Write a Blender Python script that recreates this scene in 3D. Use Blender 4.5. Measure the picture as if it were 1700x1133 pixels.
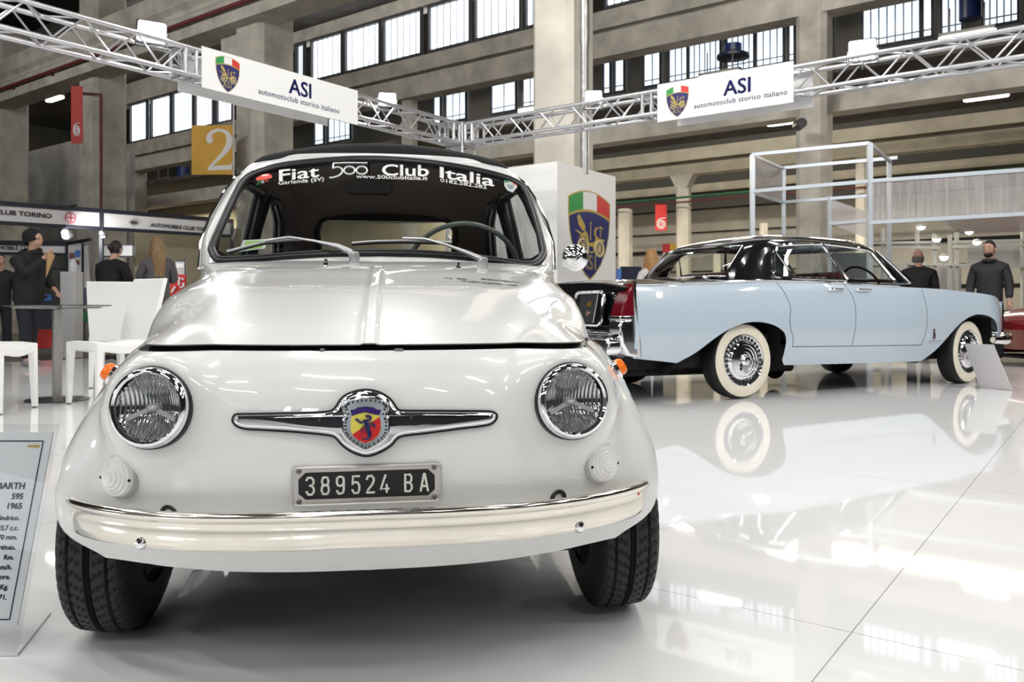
import bpy, bmesh, math, random
import numpy as np
from mathutils import Vector, Matrix
for o in list(bpy.data.objects): bpy.data.objects.remove(o)
S = bpy.context.scene
COL = S.collection
R = math.radians
random.seed(7)

# ---------------------------------------------------------------- camera
F, CH, HOR = 1360.0, 0.72, 511.3          # focal length in px, eye height, horizon row
cd = bpy.data.cameras.new('camera'); cam = bpy.data.objects.new('camera', cd); COL.objects.link(cam)
cam.location = (0, 0, CH); cam.rotation_euler = (R(90), 0, 0)
cd.sensor_width = 36; cd.lens = 36*F/1700; cd.shift_y = -(566.5-HOR)/1700
cd.clip_end = 200
cd.dof.use_dof = True; cd.dof.focus_distance = 1.75; cd.dof.aperture_fstop = 13
S.camera = cam
S.view_settings.view_transform = 'Standard'; S.view_settings.look = 'None'
S.view_settings.gamma = 1; S.view_settings.use_curve_mapping = False
S.view_settings.exposure = 0.0

# ---------------------------------------------------------------- world: dim light of the big hall
w = bpy.data.worlds.new('hall_fill'); S.world = w; w.use_nodes = True
w.node_tree.nodes['Background'].inputs[0].default_value = (1.0, 0.97, 0.93, 1)
w.node_tree.nodes['Background'].inputs[1].default_value = 0.10

# ---------------------------------------------------------------- the hall's ceiling lamps (long tubes above the stand)
def area(name, loc, sx, sy, power, rot=(0, 0, 0), color=(1, .98, .95), spread=math.pi):
    l = bpy.data.lights.new(name, 'AREA'); l.shape = 'RECTANGLE'; l.size = sx; l.size_y = sy
    l.energy = power; l.color = color; l.spread = spread
    o = bpy.data.objects.new(name, l); o.location = loc; o.rotation_euler = rot; COL.objects.link(o)
    return o
LAMP_W = 52
for i, x in enumerate((-7.9, -4.6, -1.1, 2.4, 6.0, 9.6)):
    for j, y in enumerate((-4.5, -1.2, 2.1, 5.4, 8.2)):
        z = 5.6 + .35*max(0, j-1)
        area('tube_light', (x+.5*(j % 2), y, z), 1.9, .22, LAMP_W, (0, 0, R(-36.3)))
# unseen area lights added to brighten upright faces, the last row behind the camera
def hall_fill(a, b, z, da, db, dz, sx, sy, power, color=(1, .97, .92), spread=180):
    A, B = Vector((.806, -.592, 0)), Vector((.592, .806, 0)); p = Vector((-.745, 11.9, z))+A*a+B*b; d = A*da+B*db+Vector((0, 0, dz))
    o = area('hall_fill_area', p, sx, sy, power, (0, 0, 0), color, R(spread)); o.rotation_euler = d.to_track_quat('-Z', 'Y').to_euler()
for a in (-22, -15, -8, -2, 4, 10): hall_fill(a, 3.0, 8.9, 0, 1, -.45, 2.0, .5, 62)
for a, p in ((-16, 70), (-8, 90), (1, 260)): hall_fill(a, -6, 7.6, .1, 1, .0, 2.5, .8, p, spread=110)
hall_fill(13, -3, 7.0, -1, .25, -.1, 2.5, .8, 230, spread=120)
for a in (-18, 0, 18): hall_fill(a, -29.5, 8.5, 0, 1, -.25, 6, 1.8, 430, (.93, .97, 1))

# ---------------------------------------------------------------- materials
MATS = {}
def mat(name, col=(.8, .8, .8), rough=.5, metal=0, spec=.5, coat=0, emit=0, ecol=None, trans=0, ior=1.45, noise=0, nscale=8, bump=0, bscale=40, alpha=1, stretch=(1, 1, 1), coatr=.03):
    if name in MATS: return MATS[name]
    m = bpy.data.materials.new(name); m.use_nodes = True
    nt = m.node_tree; b = nt.nodes['Principled BSDF']
    b.inputs['Base Color'].default_value = (*col, 1); b.inputs['Roughness'].default_value = rough
    b.inputs['Metallic'].default_value = metal; b.inputs['Specular IOR Level'].default_value = spec
    b.inputs['Coat Weight'].default_value = coat; b.inputs['Coat Roughness'].default_value = coatr
    b.inputs['Transmission Weight'].default_value = trans; b.inputs['IOR'].default_value = ior
    b.inputs['Alpha'].default_value = alpha
    if emit:
        b.inputs['Emission Color'].default_value = (*(ecol or col), 1); b.inputs['Emission Strength'].default_value = emit
    if noise or bump:
        tc = nt.nodes.new('ShaderNodeTexCoord'); mp = nt.nodes.new('ShaderNodeMapping')
        mp.inputs['Scale'].default_value = stretch
        nt.links.new(tc.outputs['Object'], mp.inputs['Vector'])
    if noise:
        n = nt.nodes.new('ShaderNodeTexNoise'); n.inputs['Scale'].default_value = nscale; n.inputs['Detail'].default_value = 6
        nt.links.new(mp.outputs[0], n.inputs['Vector'])
        r = nt.nodes.new('ShaderNodeMapRange'); r.inputs['From Min'].default_value = .3; r.inputs['From Max'].default_value = .7
        r.inputs['To Min'].default_value = 1-noise; r.inputs['To Max'].default_value = 1+noise
        nt.links.new(n.outputs[0], r.inputs[0])
        mx = nt.nodes.new('ShaderNodeMix'); mx.data_type = 'RGBA'; mx.blend_type = 'MULTIPLY'; mx.inputs[0].default_value = 1
        mx.inputs[6].default_value = (*col, 1); nt.links.new(r.outputs[0], mx.inputs[7]); nt.links.new(mx.outputs[2], b.inputs['Base Color'])
    if bump:
        n = nt.nodes.new('ShaderNodeTexNoise'); n.inputs['Scale'].default_value = bscale; n.inputs['Detail'].default_value = 4
        nt.links.new(mp.outputs[0], n.inputs['Vector'])
        bp = nt.nodes.new('ShaderNodeBump'); bp.inputs['Strength'].default_value = bump; bp.inputs['Distance'].default_value = .01
        nt.links.new(n.outputs[0], bp.inputs['Height']); nt.links.new(bp.outputs[0], b.inputs['Normal'])
    MATS[name] = m
    return m

def glass(name, col=(1, 1, 1), rough=0.0, refl=1.0, tint=1.0):
    """thin pane: see-through with Fresnel reflection"""
    if name in MATS: return MATS[name]
    m = bpy.data.materials.new(name); m.use_nodes = True; nt = m.node_tree
    for n in list(nt.nodes): nt.nodes.remove(n)
    out = nt.nodes.new('ShaderNodeOutputMaterial'); mix = nt.nodes.new('ShaderNodeMixShader')
    tr = nt.nodes.new('ShaderNodeBsdfTransparent'); tr.inputs[0].default_value = (*[c*tint for c in col], 1)
    gl = nt.nodes.new('ShaderNodeBsdfGlossy'); gl.inputs['Roughness'].default_value = rough
    lw = nt.nodes.new('ShaderNodeLayerWeight'); lw.inputs[0].default_value = .5
    pw = nt.nodes.new('ShaderNodeMath'); pw.operation = 'POWER'; pw.inputs[1].default_value = 4
    mu = nt.nodes.new('ShaderNodeMath'); mu.operation = 'MULTIPLY_ADD'; mu.inputs[1].default_value = .9*refl; mu.inputs[2].default_value = .045*refl; mu.use_clamp = True
    nt.links.new(lw.outputs['Facing'], pw.inputs[0]); nt.links.new(pw.outputs[0], mu.inputs[0]); nt.links.new(mu.outputs[0], mix.inputs[0])
    nt.links.new(tr.outputs[0], mix.inputs[1]); nt.links.new(gl.outputs[0], mix.inputs[2]); nt.links.new(mix.outputs[0], out.inputs[0])
    MATS[name] = m
    return m

def floor_mat():
    m = mat('glossy_white_floor', (.86, .86, .865), rough=.035, spec=.5)
    nt = m.node_tree; b = nt.nodes['Principled BSDF']
    g = nt.nodes.new('ShaderNodeNewGeometry'); mp = nt.nodes.new('ShaderNodeMapping'); mp.vector_type = 'TEXTURE'
    mp.inputs['Location'].default_value = (.334, 2.124, 0); mp.inputs['Rotation'].default_value = (0, 0, R(-36.3))
    nt.links.new(g.outputs['Position'], mp.inputs['Vector'])
    sp = nt.nodes.new('ShaderNodeSeparateXYZ'); nt.links.new(mp.outputs[0], sp.inputs[0])
    vals = []
    for ax, off, per in (('X', .52, 2.4), ('Y', 0.0, 1.8)):
        a = nt.nodes.new('ShaderNodeMath'); a.operation = 'SUBTRACT'; a.inputs[1].default_value = off
        p = nt.nodes.new('ShaderNodeMath'); p.operation = 'PINGPONG'; p.inputs[1].default_value = per/2
        c = nt.nodes.new('ShaderNodeMath'); c.operation = 'LESS_THAN'; c.inputs[1].default_value = .0016
        nt.links.new(sp.outputs[ax], a.inputs[0]); nt.links.new(a.outputs[0], p.inputs[0]); nt.links.new(p.outputs[0], c.inputs[0]); vals.append(c)
    mxm = nt.nodes.new('ShaderNodeMath'); mxm.operation = 'MAXIMUM'
    nt.links.new(vals[0].outputs[0], mxm.inputs[0]); nt.links.new(vals[1].outputs[0], mxm.inputs[1])
    mx = nt.nodes.new('ShaderNodeMix'); mx.data_type = 'RGBA'; mx.inputs[6].default_value = (.86, .86, .865, 1); mx.inputs[7].default_value = (.42, .42, .42, 1)
    nt.links.new(mxm.outputs[0], mx.inputs[0]); nt.links.new(mx.outputs[2], b.inputs['Base Color'])
    n = nt.nodes.new('ShaderNodeTexNoise'); n.inputs['Scale'].default_value = 1.6; n.inputs['Detail'].default_value = 2
    nt.links.new(g.outputs['Position'], n.inputs['Vector'])
    bp = nt.nodes.new('ShaderNodeBump'); bp.inputs['Strength'].default_value = .05; bp.inputs['Distance'].default_value = .02
    nt.links.new(n.outputs[0], bp.inputs['Height']); nt.links.new(bp.outputs[0], b.inputs['Normal'])
    return m

# ---------------------------------------------------------------- mesh builder
class MB:
    def __init__(s): s.v = []; s.f = []
    def add(s, vs, fs):
        n = len(s.v); s.v += [tuple(v) for v in vs]; s.f += [tuple(i+n for i in f) for f in fs]; return s
    def box(s, c, d, M=None):
        hx, hy, hz = d[0]/2, d[1]/2, d[2]/2
        vs = [Vector((x, y, z)) for x in (-hx, hx) for y in (-hy, hy) for z in (-hz, hz)]
        if M: vs = [M @ v for v in vs]
        vs = [v+Vector(c) for v in vs]
        return s.add(vs, [(0, 1, 3, 2), (4, 6, 7, 5), (0, 4, 5, 1), (2, 3, 7, 6), (0, 2, 6, 4), (1, 5, 7, 3)])
    def bar(s, p, q, w, h, up=(0, 0, 1)):
        p, q = Vector(p), Vector(q); d = (q-p).normalized(); r = d.cross(Vector(up))
        if r.length < 1e-6: r = d.cross(Vector((0, 1, 0)))
        r.normalize(); u = r.cross(d)
        vs = [b+r*x*w/2+u*z*h/2 for b in (p, q) for x in (-1, 1) for z in (-1, 1)]
        return s.add(vs, [(0, 2, 3, 1), (4, 5, 7, 6), (0, 1, 5, 4), (2, 6, 7, 3), (0, 4, 6, 2), (1, 3, 7, 5)])
    def tube(s, pts, r, n=10, closed=False, cap=True, flat=None):
        P = [Vector(p) for p in pts]; m = len(P); rs = r if isinstance(r, (list, tuple)) else [r]*m
        vs = []; nrm = None
        for i, p in enumerate(P):
            a = P[(i-1) % m] if (closed or i > 0) else p; b = P[(i+1) % m] if (closed or i < m-1) else p
            t = (b-a).normalized()
            if nrm is None:
                nrm = t.cross(Vector(flat) if flat else (Vector((0, 0, 1)) if abs(t.z) < .9 else Vector((1, 0, 0)))).normalized()
            else:
                nrm = (nrm-t*nrm.dot(t)).normalized()
            bn = t.cross(nrm)
            for k in range(n):
                an = 2*math.pi*k/n; vs.append(p+nrm*math.cos(an)*rs[i]+bn*math.sin(an)*rs[i])
        fs = []
        for i in range(m if closed else m-1):
            for k in range(n):
                a = i*n+k; b = i*n+(k+1) % n; c = ((i+1) % m)*n+(k+1) % n; d = ((i+1) % m)*n+k; fs.append((a, b, c, d))
        if cap and not closed: fs += [tuple(range(n))[::-1], tuple(range((m-1)*n, m*n))]
        return s.add(vs, fs)
    def lathe(s, prof, M, n=32, a0=0, a1=2*math.pi, cap=False):
        """profile (radius, height) spun about local Z, then M"""
        full = abs(a1-a0-2*math.pi) < 1e-6; k = n if full else n+1; vs = []
        for (r, h) in prof:
            for i in range(k):
                a = a0+(a1-a0)*i/n; vs.append(M @ Vector((r*math.cos(a), r*math.sin(a), h)))
        fs = []
        for j in range(len(prof)-1):
            for i in range(n):
                i2 = (i+1) % k; fs.append((j*k+i, j*k+i2, (j+1)*k+i2, (j+1)*k+i))
        if cap: fs += [tuple(range(k))[::-1], tuple(range((len(prof)-1)*k, len(prof)*k))]
        return s.add(vs, fs)
    def sphere(s, c, r, n=16, m=10, M=None):
        r = (r, r, r) if not isinstance(r, (tuple, list)) else r; vs = []; c = Vector(c)
        for j in range(m+1):
            t = math.pi*j/m
            for i in range(n):
                a = 2*math.pi*i/n; v = Vector((r[0]*math.sin(t)*math.cos(a), r[1]*math.sin(t)*math.sin(a), r[2]*math.cos(t)))
                vs.append((M @ v if M else v)+c)
        return s.add(vs, [(j*n+i, (j+1)*n+i, (j+1)*n+(i+1) % n, j*n+(i+1) % n) for j in range(m) for i in range(n)])
    def prism(s, poly, M, d):
        """polygon (x,y) in M's XY plane from z=0 to z=d"""
        n = len(poly); vs = [M @ Vector((x, y, 0)) for x, y in poly]+[M @ Vector((x, y, d)) for x, y in poly]
        return s.add(vs, [tuple(range(n))[::-1], tuple(range(n, 2*n))]+[(i, (i+1) % n, n+(i+1) % n, n+i) for i in range(n)])
    def grid(s, P, cu=False, cv=False, keep=None):
        nu = len(P); nv = len(P[0]); vs = [p for row in P for p in row]; fs = []
        for i in range(nu if cu else nu-1):
            for j in range(nv if cv else nv-1):
                if keep is not None and not keep(i, j): continue
                i2 = (i+1) % nu; j2 = (j+1) % nv; fs.append((i*nv+j, i2*nv+j, i2*nv+j2, i*nv+j2))
        return s.add(vs, fs)
    def build(s, name, m, parent=None, smooth=True, angle=40, world=None, bevel=0, sub=0, thick=0, flip=False, clean=False):
        me = bpy.data.meshes.new(name)
        vs = s.v
        if world is not None: inv = world.inverted(); vs = [tuple(inv @ Vector(v)) for v in vs]
        me.from_pydata(vs, [], s.f); me.update()
        bm = bmesh.new(); bm.from_mesh(me)
        if clean: bmesh.ops.remove_doubles(bm, verts=bm.verts, dist=1e-5)
        loose = [v for v in bm.verts if not v.link_faces]
        if loose: bmesh.ops.delete(bm, geom=loose, context='VERTS')
        bmesh.ops.recalc_face_normals(bm, faces=bm.faces)
        if flip: bmesh.ops.reverse_faces(bm, faces=bm.faces)
        bm.to_mesh(me); bm.free()
        if smooth:
            me.shade_smooth(); me.set_sharp_from_angle(angle=R(angle))
        for mm in (m if isinstance(m, (list, tuple)) else [m]): me.materials.append(mm)
        o = bpy.data.objects.new(name, me); COL.objects.link(o)
        if parent: o.parent = parent
        if bevel:
            b = o.modifiers.new('bevel', 'BEVEL'); b.width = bevel; b.segments = 2; b.limit_method = 'ANGLE'; b.angle_limit = R(40)
        if thick:
            t = o.modifiers.new('solid', 'SOLIDIFY'); t.thickness = thick; t.offset = -1
        if sub:
            t = o.modifiers.new('sub', 'SUBSURF'); t.levels = sub; t.render_levels = sub
        return o

def thing(name, label, cat, loc=(0, 0, 0), rz=0, group=None):
    o = bpy.data.objects.new(name, None); COL.objects.link(o); o.empty_display_size = .1
    o.location = loc; o.rotation_euler = (0, 0, rz); o['label'] = label; o['category'] = cat
    if group: o['group'] = group
    return o
def tag(o, label, cat, group=None):
    o['label'] = label; o['category'] = cat
    if group: o['group'] = group
    return o
def struct(o): o['kind'] = 'structure'; return o
def TM(o): return Matrix.Translation(o.location) @ o.rotation_euler.to_matrix().to_4x4()
def copy_tree(o, parent=None):
    c = o.copy(); COL.objects.link(c)
    if parent: c.parent = parent
    for ch in [x for x in bpy.data.objects if x.parent == o]: copy_tree(ch, c)
    return c
def frame(o, x, y, z=None):
    """4x4 from origin and x,y axis directions"""
    x = Vector(x).normalized(); y = Vector(y); z = x.cross(y).normalized(); y = z.cross(x)
    M = Matrix((x, y, z)).transposed().to_4x4(); M.translation = Vector(o); return M
def PX(px, py, d): return Vector(((px-850)/F*d, d, CH+(HOR-py)/F*d))
def GX(px, py, z=0):
    d = (CH-z)*F/(py-HOR); return Vector(((px-850)/F*d, d, z))
def inpoly(x, y, P):
    c = False; n = len(P); j = n-1
    for i in range(n):
        xi, yi = P[i]; xj, yj = P[j]
        if (yi > y) != (yj > y) and x < (xj-xi)*(y-yi)/(yj-yi)+xi: c = not c
        j = i
    return c
def nearest(x, y, P):
    best = None
    for i in range(len(P)):
        ax, ay = P[i]; bx, by = P[(i+1) % len(P)]; dx, dy = bx-ax, by-ay
        t = max(0, min(1, ((x-ax)*dx+(y-ay)*dy)/(dx*dx+dy*dy+1e-12))); qx, qy = ax+t*dx, ay+t*dy
        d = (qx-x)**2+(qy-y)**2
        if best is None or d < best[0]: best = (d, qx, qy)
    return best[1], best[2]
def spline(P, n, closed=False, k=None):
    """Catmull-Rom through P"""
    P = [Vector(p) if len(p) == 3 else Vector((p[0], p[1], 0)) for p in P]; m = len(P); out = []
    segs = m if closed else m-1
    N = n*segs if closed else n*segs+1
    for i in range(N):
        t = i/n; a = min(int(t), segs-1); u = t-a
        g = lambda q: P[q % m] if closed else P[max(0, min(m-1, q))]
        p0, p1, p2, p3 = g(a-1), g(a), g(a+1), g(a+2)
        if not closed and a == 0: p0 = p1*2-p2
        if not closed and a == m-2: p3 = p2*2-p1
        out.append(.5*((2*p1)+(p2-p0)*u+(2*p0-5*p1+4*p2-p3)*u*u+(3*p1-p0-3*p2+p3)*u**3))
    return out
def rrect(w, h, r, n=5):
    out = []
    for cx, cy, a in ((w/2-r, h/2-r, 0), (-w/2+r, h/2-r, 90), (-w/2+r, -h/2+r, 180), (w/2-r, -h/2+r, 270)):
        for k in range(n+1): t = R(a+90*k/n); out.append((cx+r*math.cos(t), cy+r*math.sin(t)))
    return out
def circ(x, y, r, n=20, ry=None): return [(x+r*math.cos(2*math.pi*i/n), y+(ry or r)*math.sin(2*math.pi*i/n)) for i in range(n)]
def text2d(s, size=1.0, bold=0.0, align='CENTER', shear=0, sx=1.0, gap=1.0):
    c = bpy.data.curves.new('t', 'FONT'); c.body = s; c.size = 1.0; c.align_x = align; c.shear = shear; c.space_character = gap
    c.resolution_u = 3
    o = bpy.data.objects.new('t', c); COL.objects.link(o); bpy.context.view_layer.update()
    me = bpy.data.meshes.new_from_object(o.evaluated_get(bpy.context.evaluated_depsgraph_get()))
    v0 = [(v.co.x*sx*size, v.co.y*size) for v in me.vertices]; f0 = [tuple(p.vertices) for p in me.polygons]
    bpy.data.objects.remove(o); bpy.data.curves.remove(c); bpy.data.meshes.remove(me)
    if not bold: return v0, f0
    vs, fs = [], []
    for dx, dy in ((-1, 0), (1, 0), (0, .7), (0, -.7), (.7, .5), (-.7, .5), (.7, -.5), (-.7, -.5)):
        n = len(vs); vs += [(x+dx*bold, y+dy*bold) for x, y in v0]; fs += [tuple(i+n for i in f) for f in f0]
    return vs, fs
def flat(mb, t, fn):
    vs, fs = t; mb.add([fn(x, y) for x, y in vs], fs); return mb
# ================================================================ the hall
A3 = Vector((.806, -.592, 0)).normalized(); B3 = Vector((-A3.y, A3.x, 0)); C0 = Vector((-.745, 11.9, 0))
def W(a, b, z=0): return C0+A3*a+B3*b+Vector((0, 0, z))
HM = Matrix((A3, B3, Vector((0, 0, 1)))).transposed().to_4x4(); HM.translation = C0      # hall frame -> world
H3 = HM.to_3x3()
def hbox(mb, a0, a1, b0, b1, z0, z1):
    return mb.box(W((a0+a1)/2, (b0+b1)/2, (z0+z1)/2), (abs(a1-a0), abs(b1-b0), abs(z1-z0)), H3)
def a_at(px, b):
    """hall coordinate a of the point seen in column px on the plane b"""
    k = (px-850)/F; p = C0+B3*b; return (k*p.y-p.x)/(A3.x-k*A3.y)
def b_at(px, a):
    k = (px-850)/F; p = C0+A3*a; return (k*p.y-p.x)/(B3.x-k*B3.y)
def z_at(px, py, b=None, a=None):
    p = W(a_at(px, b), b) if b is not None else W(a, b_at(px, a)); return CH+(HOR-py)/F*p.y
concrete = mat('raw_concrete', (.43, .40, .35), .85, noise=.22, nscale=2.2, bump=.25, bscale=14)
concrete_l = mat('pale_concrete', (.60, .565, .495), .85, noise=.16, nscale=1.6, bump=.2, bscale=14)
concrete_y = mat('lamp_lit_concrete', (.56, .50, .38), .85, noise=.15, nscale=2)  # warm lamplight is mixed into this base colour
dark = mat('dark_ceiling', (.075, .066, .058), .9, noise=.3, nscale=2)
gapm = mat('shadow_gap', (.02, .018, .016), .9)
redpipe = mat('red_pipe_paint', (.13, .022, .02), .5)
steel = mat('galvanised_steel', (.42, .42, .41), .42, metal=.8, noise=.2, nscale=8)
sky = mat('daylight_glazing', (.6, .7, .9), .4, emit=3.2, ecol=(.90, .95, 1.0))
sky2 = mat('daylight_glazing_far', (.6, .7, .9), .4, emit=1.15, ecol=(.80, .90, 1.0))
mull = mat('window_bars', (.05, .05, .055), .6)
hallfloor = mat('grey_hall_floor', (.13, .125, .12), .28, noise=.25, nscale=1.5)
# floors
A0S, A1S, B0S, B1S = -4.1, 16, -16, 2.55
fl = MB(); hbox(fl, A0S, A1S, B0S, B1S, -.09, 0); struct(fl.build('floor', floor_mat(), smooth=False))
hf = MB(); hbox(hf, -45, 40, -18, 45, -.14, -.09); struct(hf.build('floor', hallfloor, smooth=False))
# row of columns nearest the stand
def column(a, b, w, z1, label=None, haunch=0, z0=-.09, m=concrete_l, flare=0, w2=None):
    mb = MB(); w2 = w2 or w
    P = [(-w/2+.1, -w2/2), (w/2-.1, -w2/2), (w/2, -w2/2+.1), (w/2, w2/2-.1), (w/2-.1, w2/2), (-w/2+.1, w2/2), (-w/2, w2/2-.1), (-w/2, -w2/2+.1)]
    M = HM.copy(); M.translation = W(a, b, z0); mb.prism(P, M, z1-z0)
    if haunch:      # corbel on the left side that carries the crane beam
        Mh = frame(W(a, b+w*.3, 0), A3, (0, 0, 1)); mb.prism([(-w/2+.02, 5.5), (-w/2+.02, 7.0), (-w/2-.75, 7.0), (-w/2-.75, 6.5)], Mh, w*.6)
    if flare:
        Mh = frame(W(a, b+w2*.45, 0), A3, (0, 0, 1)); mb.prism([(-w/2+.01, z1-flare*2), (-w/2-flare, z1), (w/2+flare, z1), (w/2-.01, z1-flare*2)], Mh, w2*.9)
    return struct(mb.build('concrete_column', m, smooth=False))
CC = (.27, 2.33)
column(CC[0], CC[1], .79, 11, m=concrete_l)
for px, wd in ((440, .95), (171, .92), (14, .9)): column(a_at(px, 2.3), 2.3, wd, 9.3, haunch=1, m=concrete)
pb = MB(); q = W(CC[0]+.44, CC[1]-.05); pb.tube([q+Vector((0, 0, z)) for z in (2.9, 5, 5.05, 8, 11)], [.07, .07, .085, .07, .07], 12)
tag(pb.build('drain_pipe', steel), 'galvanised rain pipe running up the central concrete column', 'pipe')
a171 = a_at(196, 2.2)
pb = MB(); pb.tube([W(a171, 1.75, z) for z in (-.09, 2, 4, 6.3)]+[W(a171-1.6, 1.75, 6.6)], .035, 8)
tag(pb.build('fire_pipe', redpipe), 'dark red standpipe running down the left concrete column', 'pipe')
# crane beam on the corbels (upper left)
aL, aR = -30, a_at(440, 1.9)+6.5
mb = MB(); Mx = frame(W(aL, 1.55, 0), B3, (0, 0, 1))
mb.prism([(0, 6.9), (.7, 6.9), (.7, 8.15), (0, 8.15), (0, 7.72), (.12, 7.62), (.12, 7.52), (0, 7.42)], Mx, aR-aL)
o = mb.build('trim_1', concrete, smooth=False); struct(o)
pb = MB(); pb.tube([W(aL, 1.45, 7.2), W(aR, 1.45, 7.2)], .045, 8)
for k in range(9):
    aa = a_at(440, 1.9)-4-k*2.4; pb.bar(W(aa, 1.45, 7.12), W(aa, 1.75, 7.12), .06, .05)
tag(pb.build('sprinkler_pipe', redpipe), 'red sprinkler pipe bracketed along the crane beam upper left', 'pipe')

# plane 2: gallery front with the big windows
B2 = 8.0
def zz(px, py): return z_at(px, py, b=B2)
def girder(n, b, a0, a1, z0, z1, th=.5, groove=None, m=concrete):
    mb = MB(); P = [(0, z0), (th, z0), (th, z1), (0, z1)]
    if groove: P += [(0, groove+.05), (.16, groove+.05), (.16, groove-.05), (0, groove-.05)]
    mb.prism(P, frame(W(a0, b, 0), B3, (0, 0, 1)), a1-a0); return struct(mb.build('trim_%d' % n, m, smooth=False))
girder(2, B2, -16.5, 14, 6.75, 7.86, groove=7.38)
girder(3, B2, -16.5, 14, 9.25, 9.75)
win_n = [0]
def window(b, a0, a1, z0, z1, m=sky, bars=None, vert=6, bw=.03):
    win_n[0] += 1; mb = MB(); hbox(mb, a0, a1, b+.12, b+.14, z0, z1)
    o = struct(mb.build('window_%d' % win_n[0], m, smooth=False)); f = MB()
    for z in (z0, z1): hbox(f, a0-.04, a1+.04, b+.02, b+.12, z-.035, z+.035)
    for a in (a0, a1): hbox(f, a-.03, a+.03, b+.02, b+.12, z0, z1)
    f.build('frame', mull, o, smooth=False, world=Matrix())
    g = MB()
    for k in range(1, vert):
        a = a0+(a1-a0)*k/vert; hbox(g, a-bw/2, a+bw/2, b+.1, b+.125, z0, z1)
    if bars: hbox(g, a0, a1, b+.1, b+.125, z0+bars-.02, z0+bars+.02)
    g.build('glazing_bar', mat('pale_glazing_bar', (.30, .36, .42), .6), o, smooth=False)
    return o
for x0, x1 in ((489, 503), (515, 565), (571, 628), (635, 697), (710, 778), (787, 862), (871, 930), (1004, 1080), (1092, 1170), (1186, 1265)):
    window(B2, a_at(x0, B2), a_at(x1, B2), 7.93, 9.2)
for x0, x1 in ((214, 242), (249, 281), (285, 318), (322, 352), (358, 384)):
    aa, ab = a_at(x0, B2), a_at(x1, B2); window(B2, aa, ab, 7.25, 8.75)
girder(4, B2-.02, -26, a_at(400, B2), 6.1, 7.2, groove=6.65)
girder(5, B2-.02, -26, a_at(400, B2), 8.8, 9.6)
for px in (698+6, 784, 245+1, 508, 1085, 1178): 
    pass
# posts between girder and ground on plane 2, and stub posts
for px, w in ((1352, .62), (680, .42), (228, .6)): column(a_at(px, B2+.3), B2+.3, w, 9.2 if px == 1352 else 6.9, m=concrete)
# lower gallery beam on the right and left
girder(6, B2+.75, a_at(520, B2+.75), 14, 4.85, 5.25)
girder(7, B2+.5, -26, a_at(450, B2+.5), 4.7, 5.15)
# ceilings
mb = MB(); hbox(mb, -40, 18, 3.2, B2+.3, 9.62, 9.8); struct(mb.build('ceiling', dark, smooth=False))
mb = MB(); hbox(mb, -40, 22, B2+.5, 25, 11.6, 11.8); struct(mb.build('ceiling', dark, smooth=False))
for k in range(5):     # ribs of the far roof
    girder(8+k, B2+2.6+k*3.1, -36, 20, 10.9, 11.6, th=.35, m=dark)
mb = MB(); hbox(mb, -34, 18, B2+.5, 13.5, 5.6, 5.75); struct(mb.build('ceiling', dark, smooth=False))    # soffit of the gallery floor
# the rest of the hall, behind and beside the camera: dark roof, concrete walls with high windows added for their glow in reflections
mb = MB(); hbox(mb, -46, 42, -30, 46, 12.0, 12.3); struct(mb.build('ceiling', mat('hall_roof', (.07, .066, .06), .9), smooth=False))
for nm, (a0, a1, b0, b1) in (('wall_front', (-46, 42, -30.3, -30)), ('wall_left', (-46.3, -46, -30, 46)), ('wall_right', (42, 42.3, -30, 46))):
    mb = MB(); hbox(mb, a0, a1, b0, b1, -.14, 12.3); struct(mb.build(nm, mat('hall_wall', (.22, .205, .18), .9, noise=.15, nscale=.6), smooth=False))
for k in range(9):
    win_n[0] += 1; mb = MB(); hbox(mb, -34+k*7.6, -28.5+k*7.6, -29.98, -29.9, 7.6, 9.4); struct(mb.build('window_%d' % win_n[0], sky2, smooth=False))
for k in range(6):
    mb = MB(); a = -30+k*11; hbox(mb, a-.5, a+.5, -24, -23, -.14, 12); struct(mb.build('concrete_column', concrete, smooth=False))
# inclined roof struts
sb = MB(); 
for px, d in ((1140, 0), (830, 0), (1500, 0)):
    aa = a_at(px, B2+4); sb = MB(); sb.bar(W(aa, B2+6, 9.4), W(aa-2.6, B2+6, 11.4), .4, .5); struct(sb.build('trim_20', concrete, smooth=False))

# plane 3: far wall with windows
B33 = 20.0
for x0, x1, v in ((1067, 1095, 2), (1109, 1140, 3), (1142, 1195, 6), (1205, 1251, 5), (1254, 1300, 4), (1308, 1318, 1), (1362, 1382, 2), (1431, 1527, 7), (1531, 1547, 1), (1562, 1597, 3), (1631, 1690, 5), (814, 855, 2), (866, 890, 2), (1000, 1012, 1), (1019, 1035, 1), (718, 730, 1), (738, 772, 3), (543, 580, 4), (520, 536, 1)):
    window(B33, a_at(x0, B33), a_at(x1, B33), 9.45, 10.85, sky2, bars=.25, vert=v, bw=.04)
mb = MB(); hbox(mb, -40, 26, B33+.2, B33+.4, 4.5, 11.7); struct(mb.build('wall_back', mat('upper_back_wall', (.11, .103, .092), .9), smooth=False))
mb = MB(); hbox(mb, -40, 26, B33+.6, B33+.9, -.09, 4.5); struct(mb.build('wall_back', mat('panel_wall', (.46, .43, .37), .9, noise=.12, nscale=1.5), smooth=False))
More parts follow.
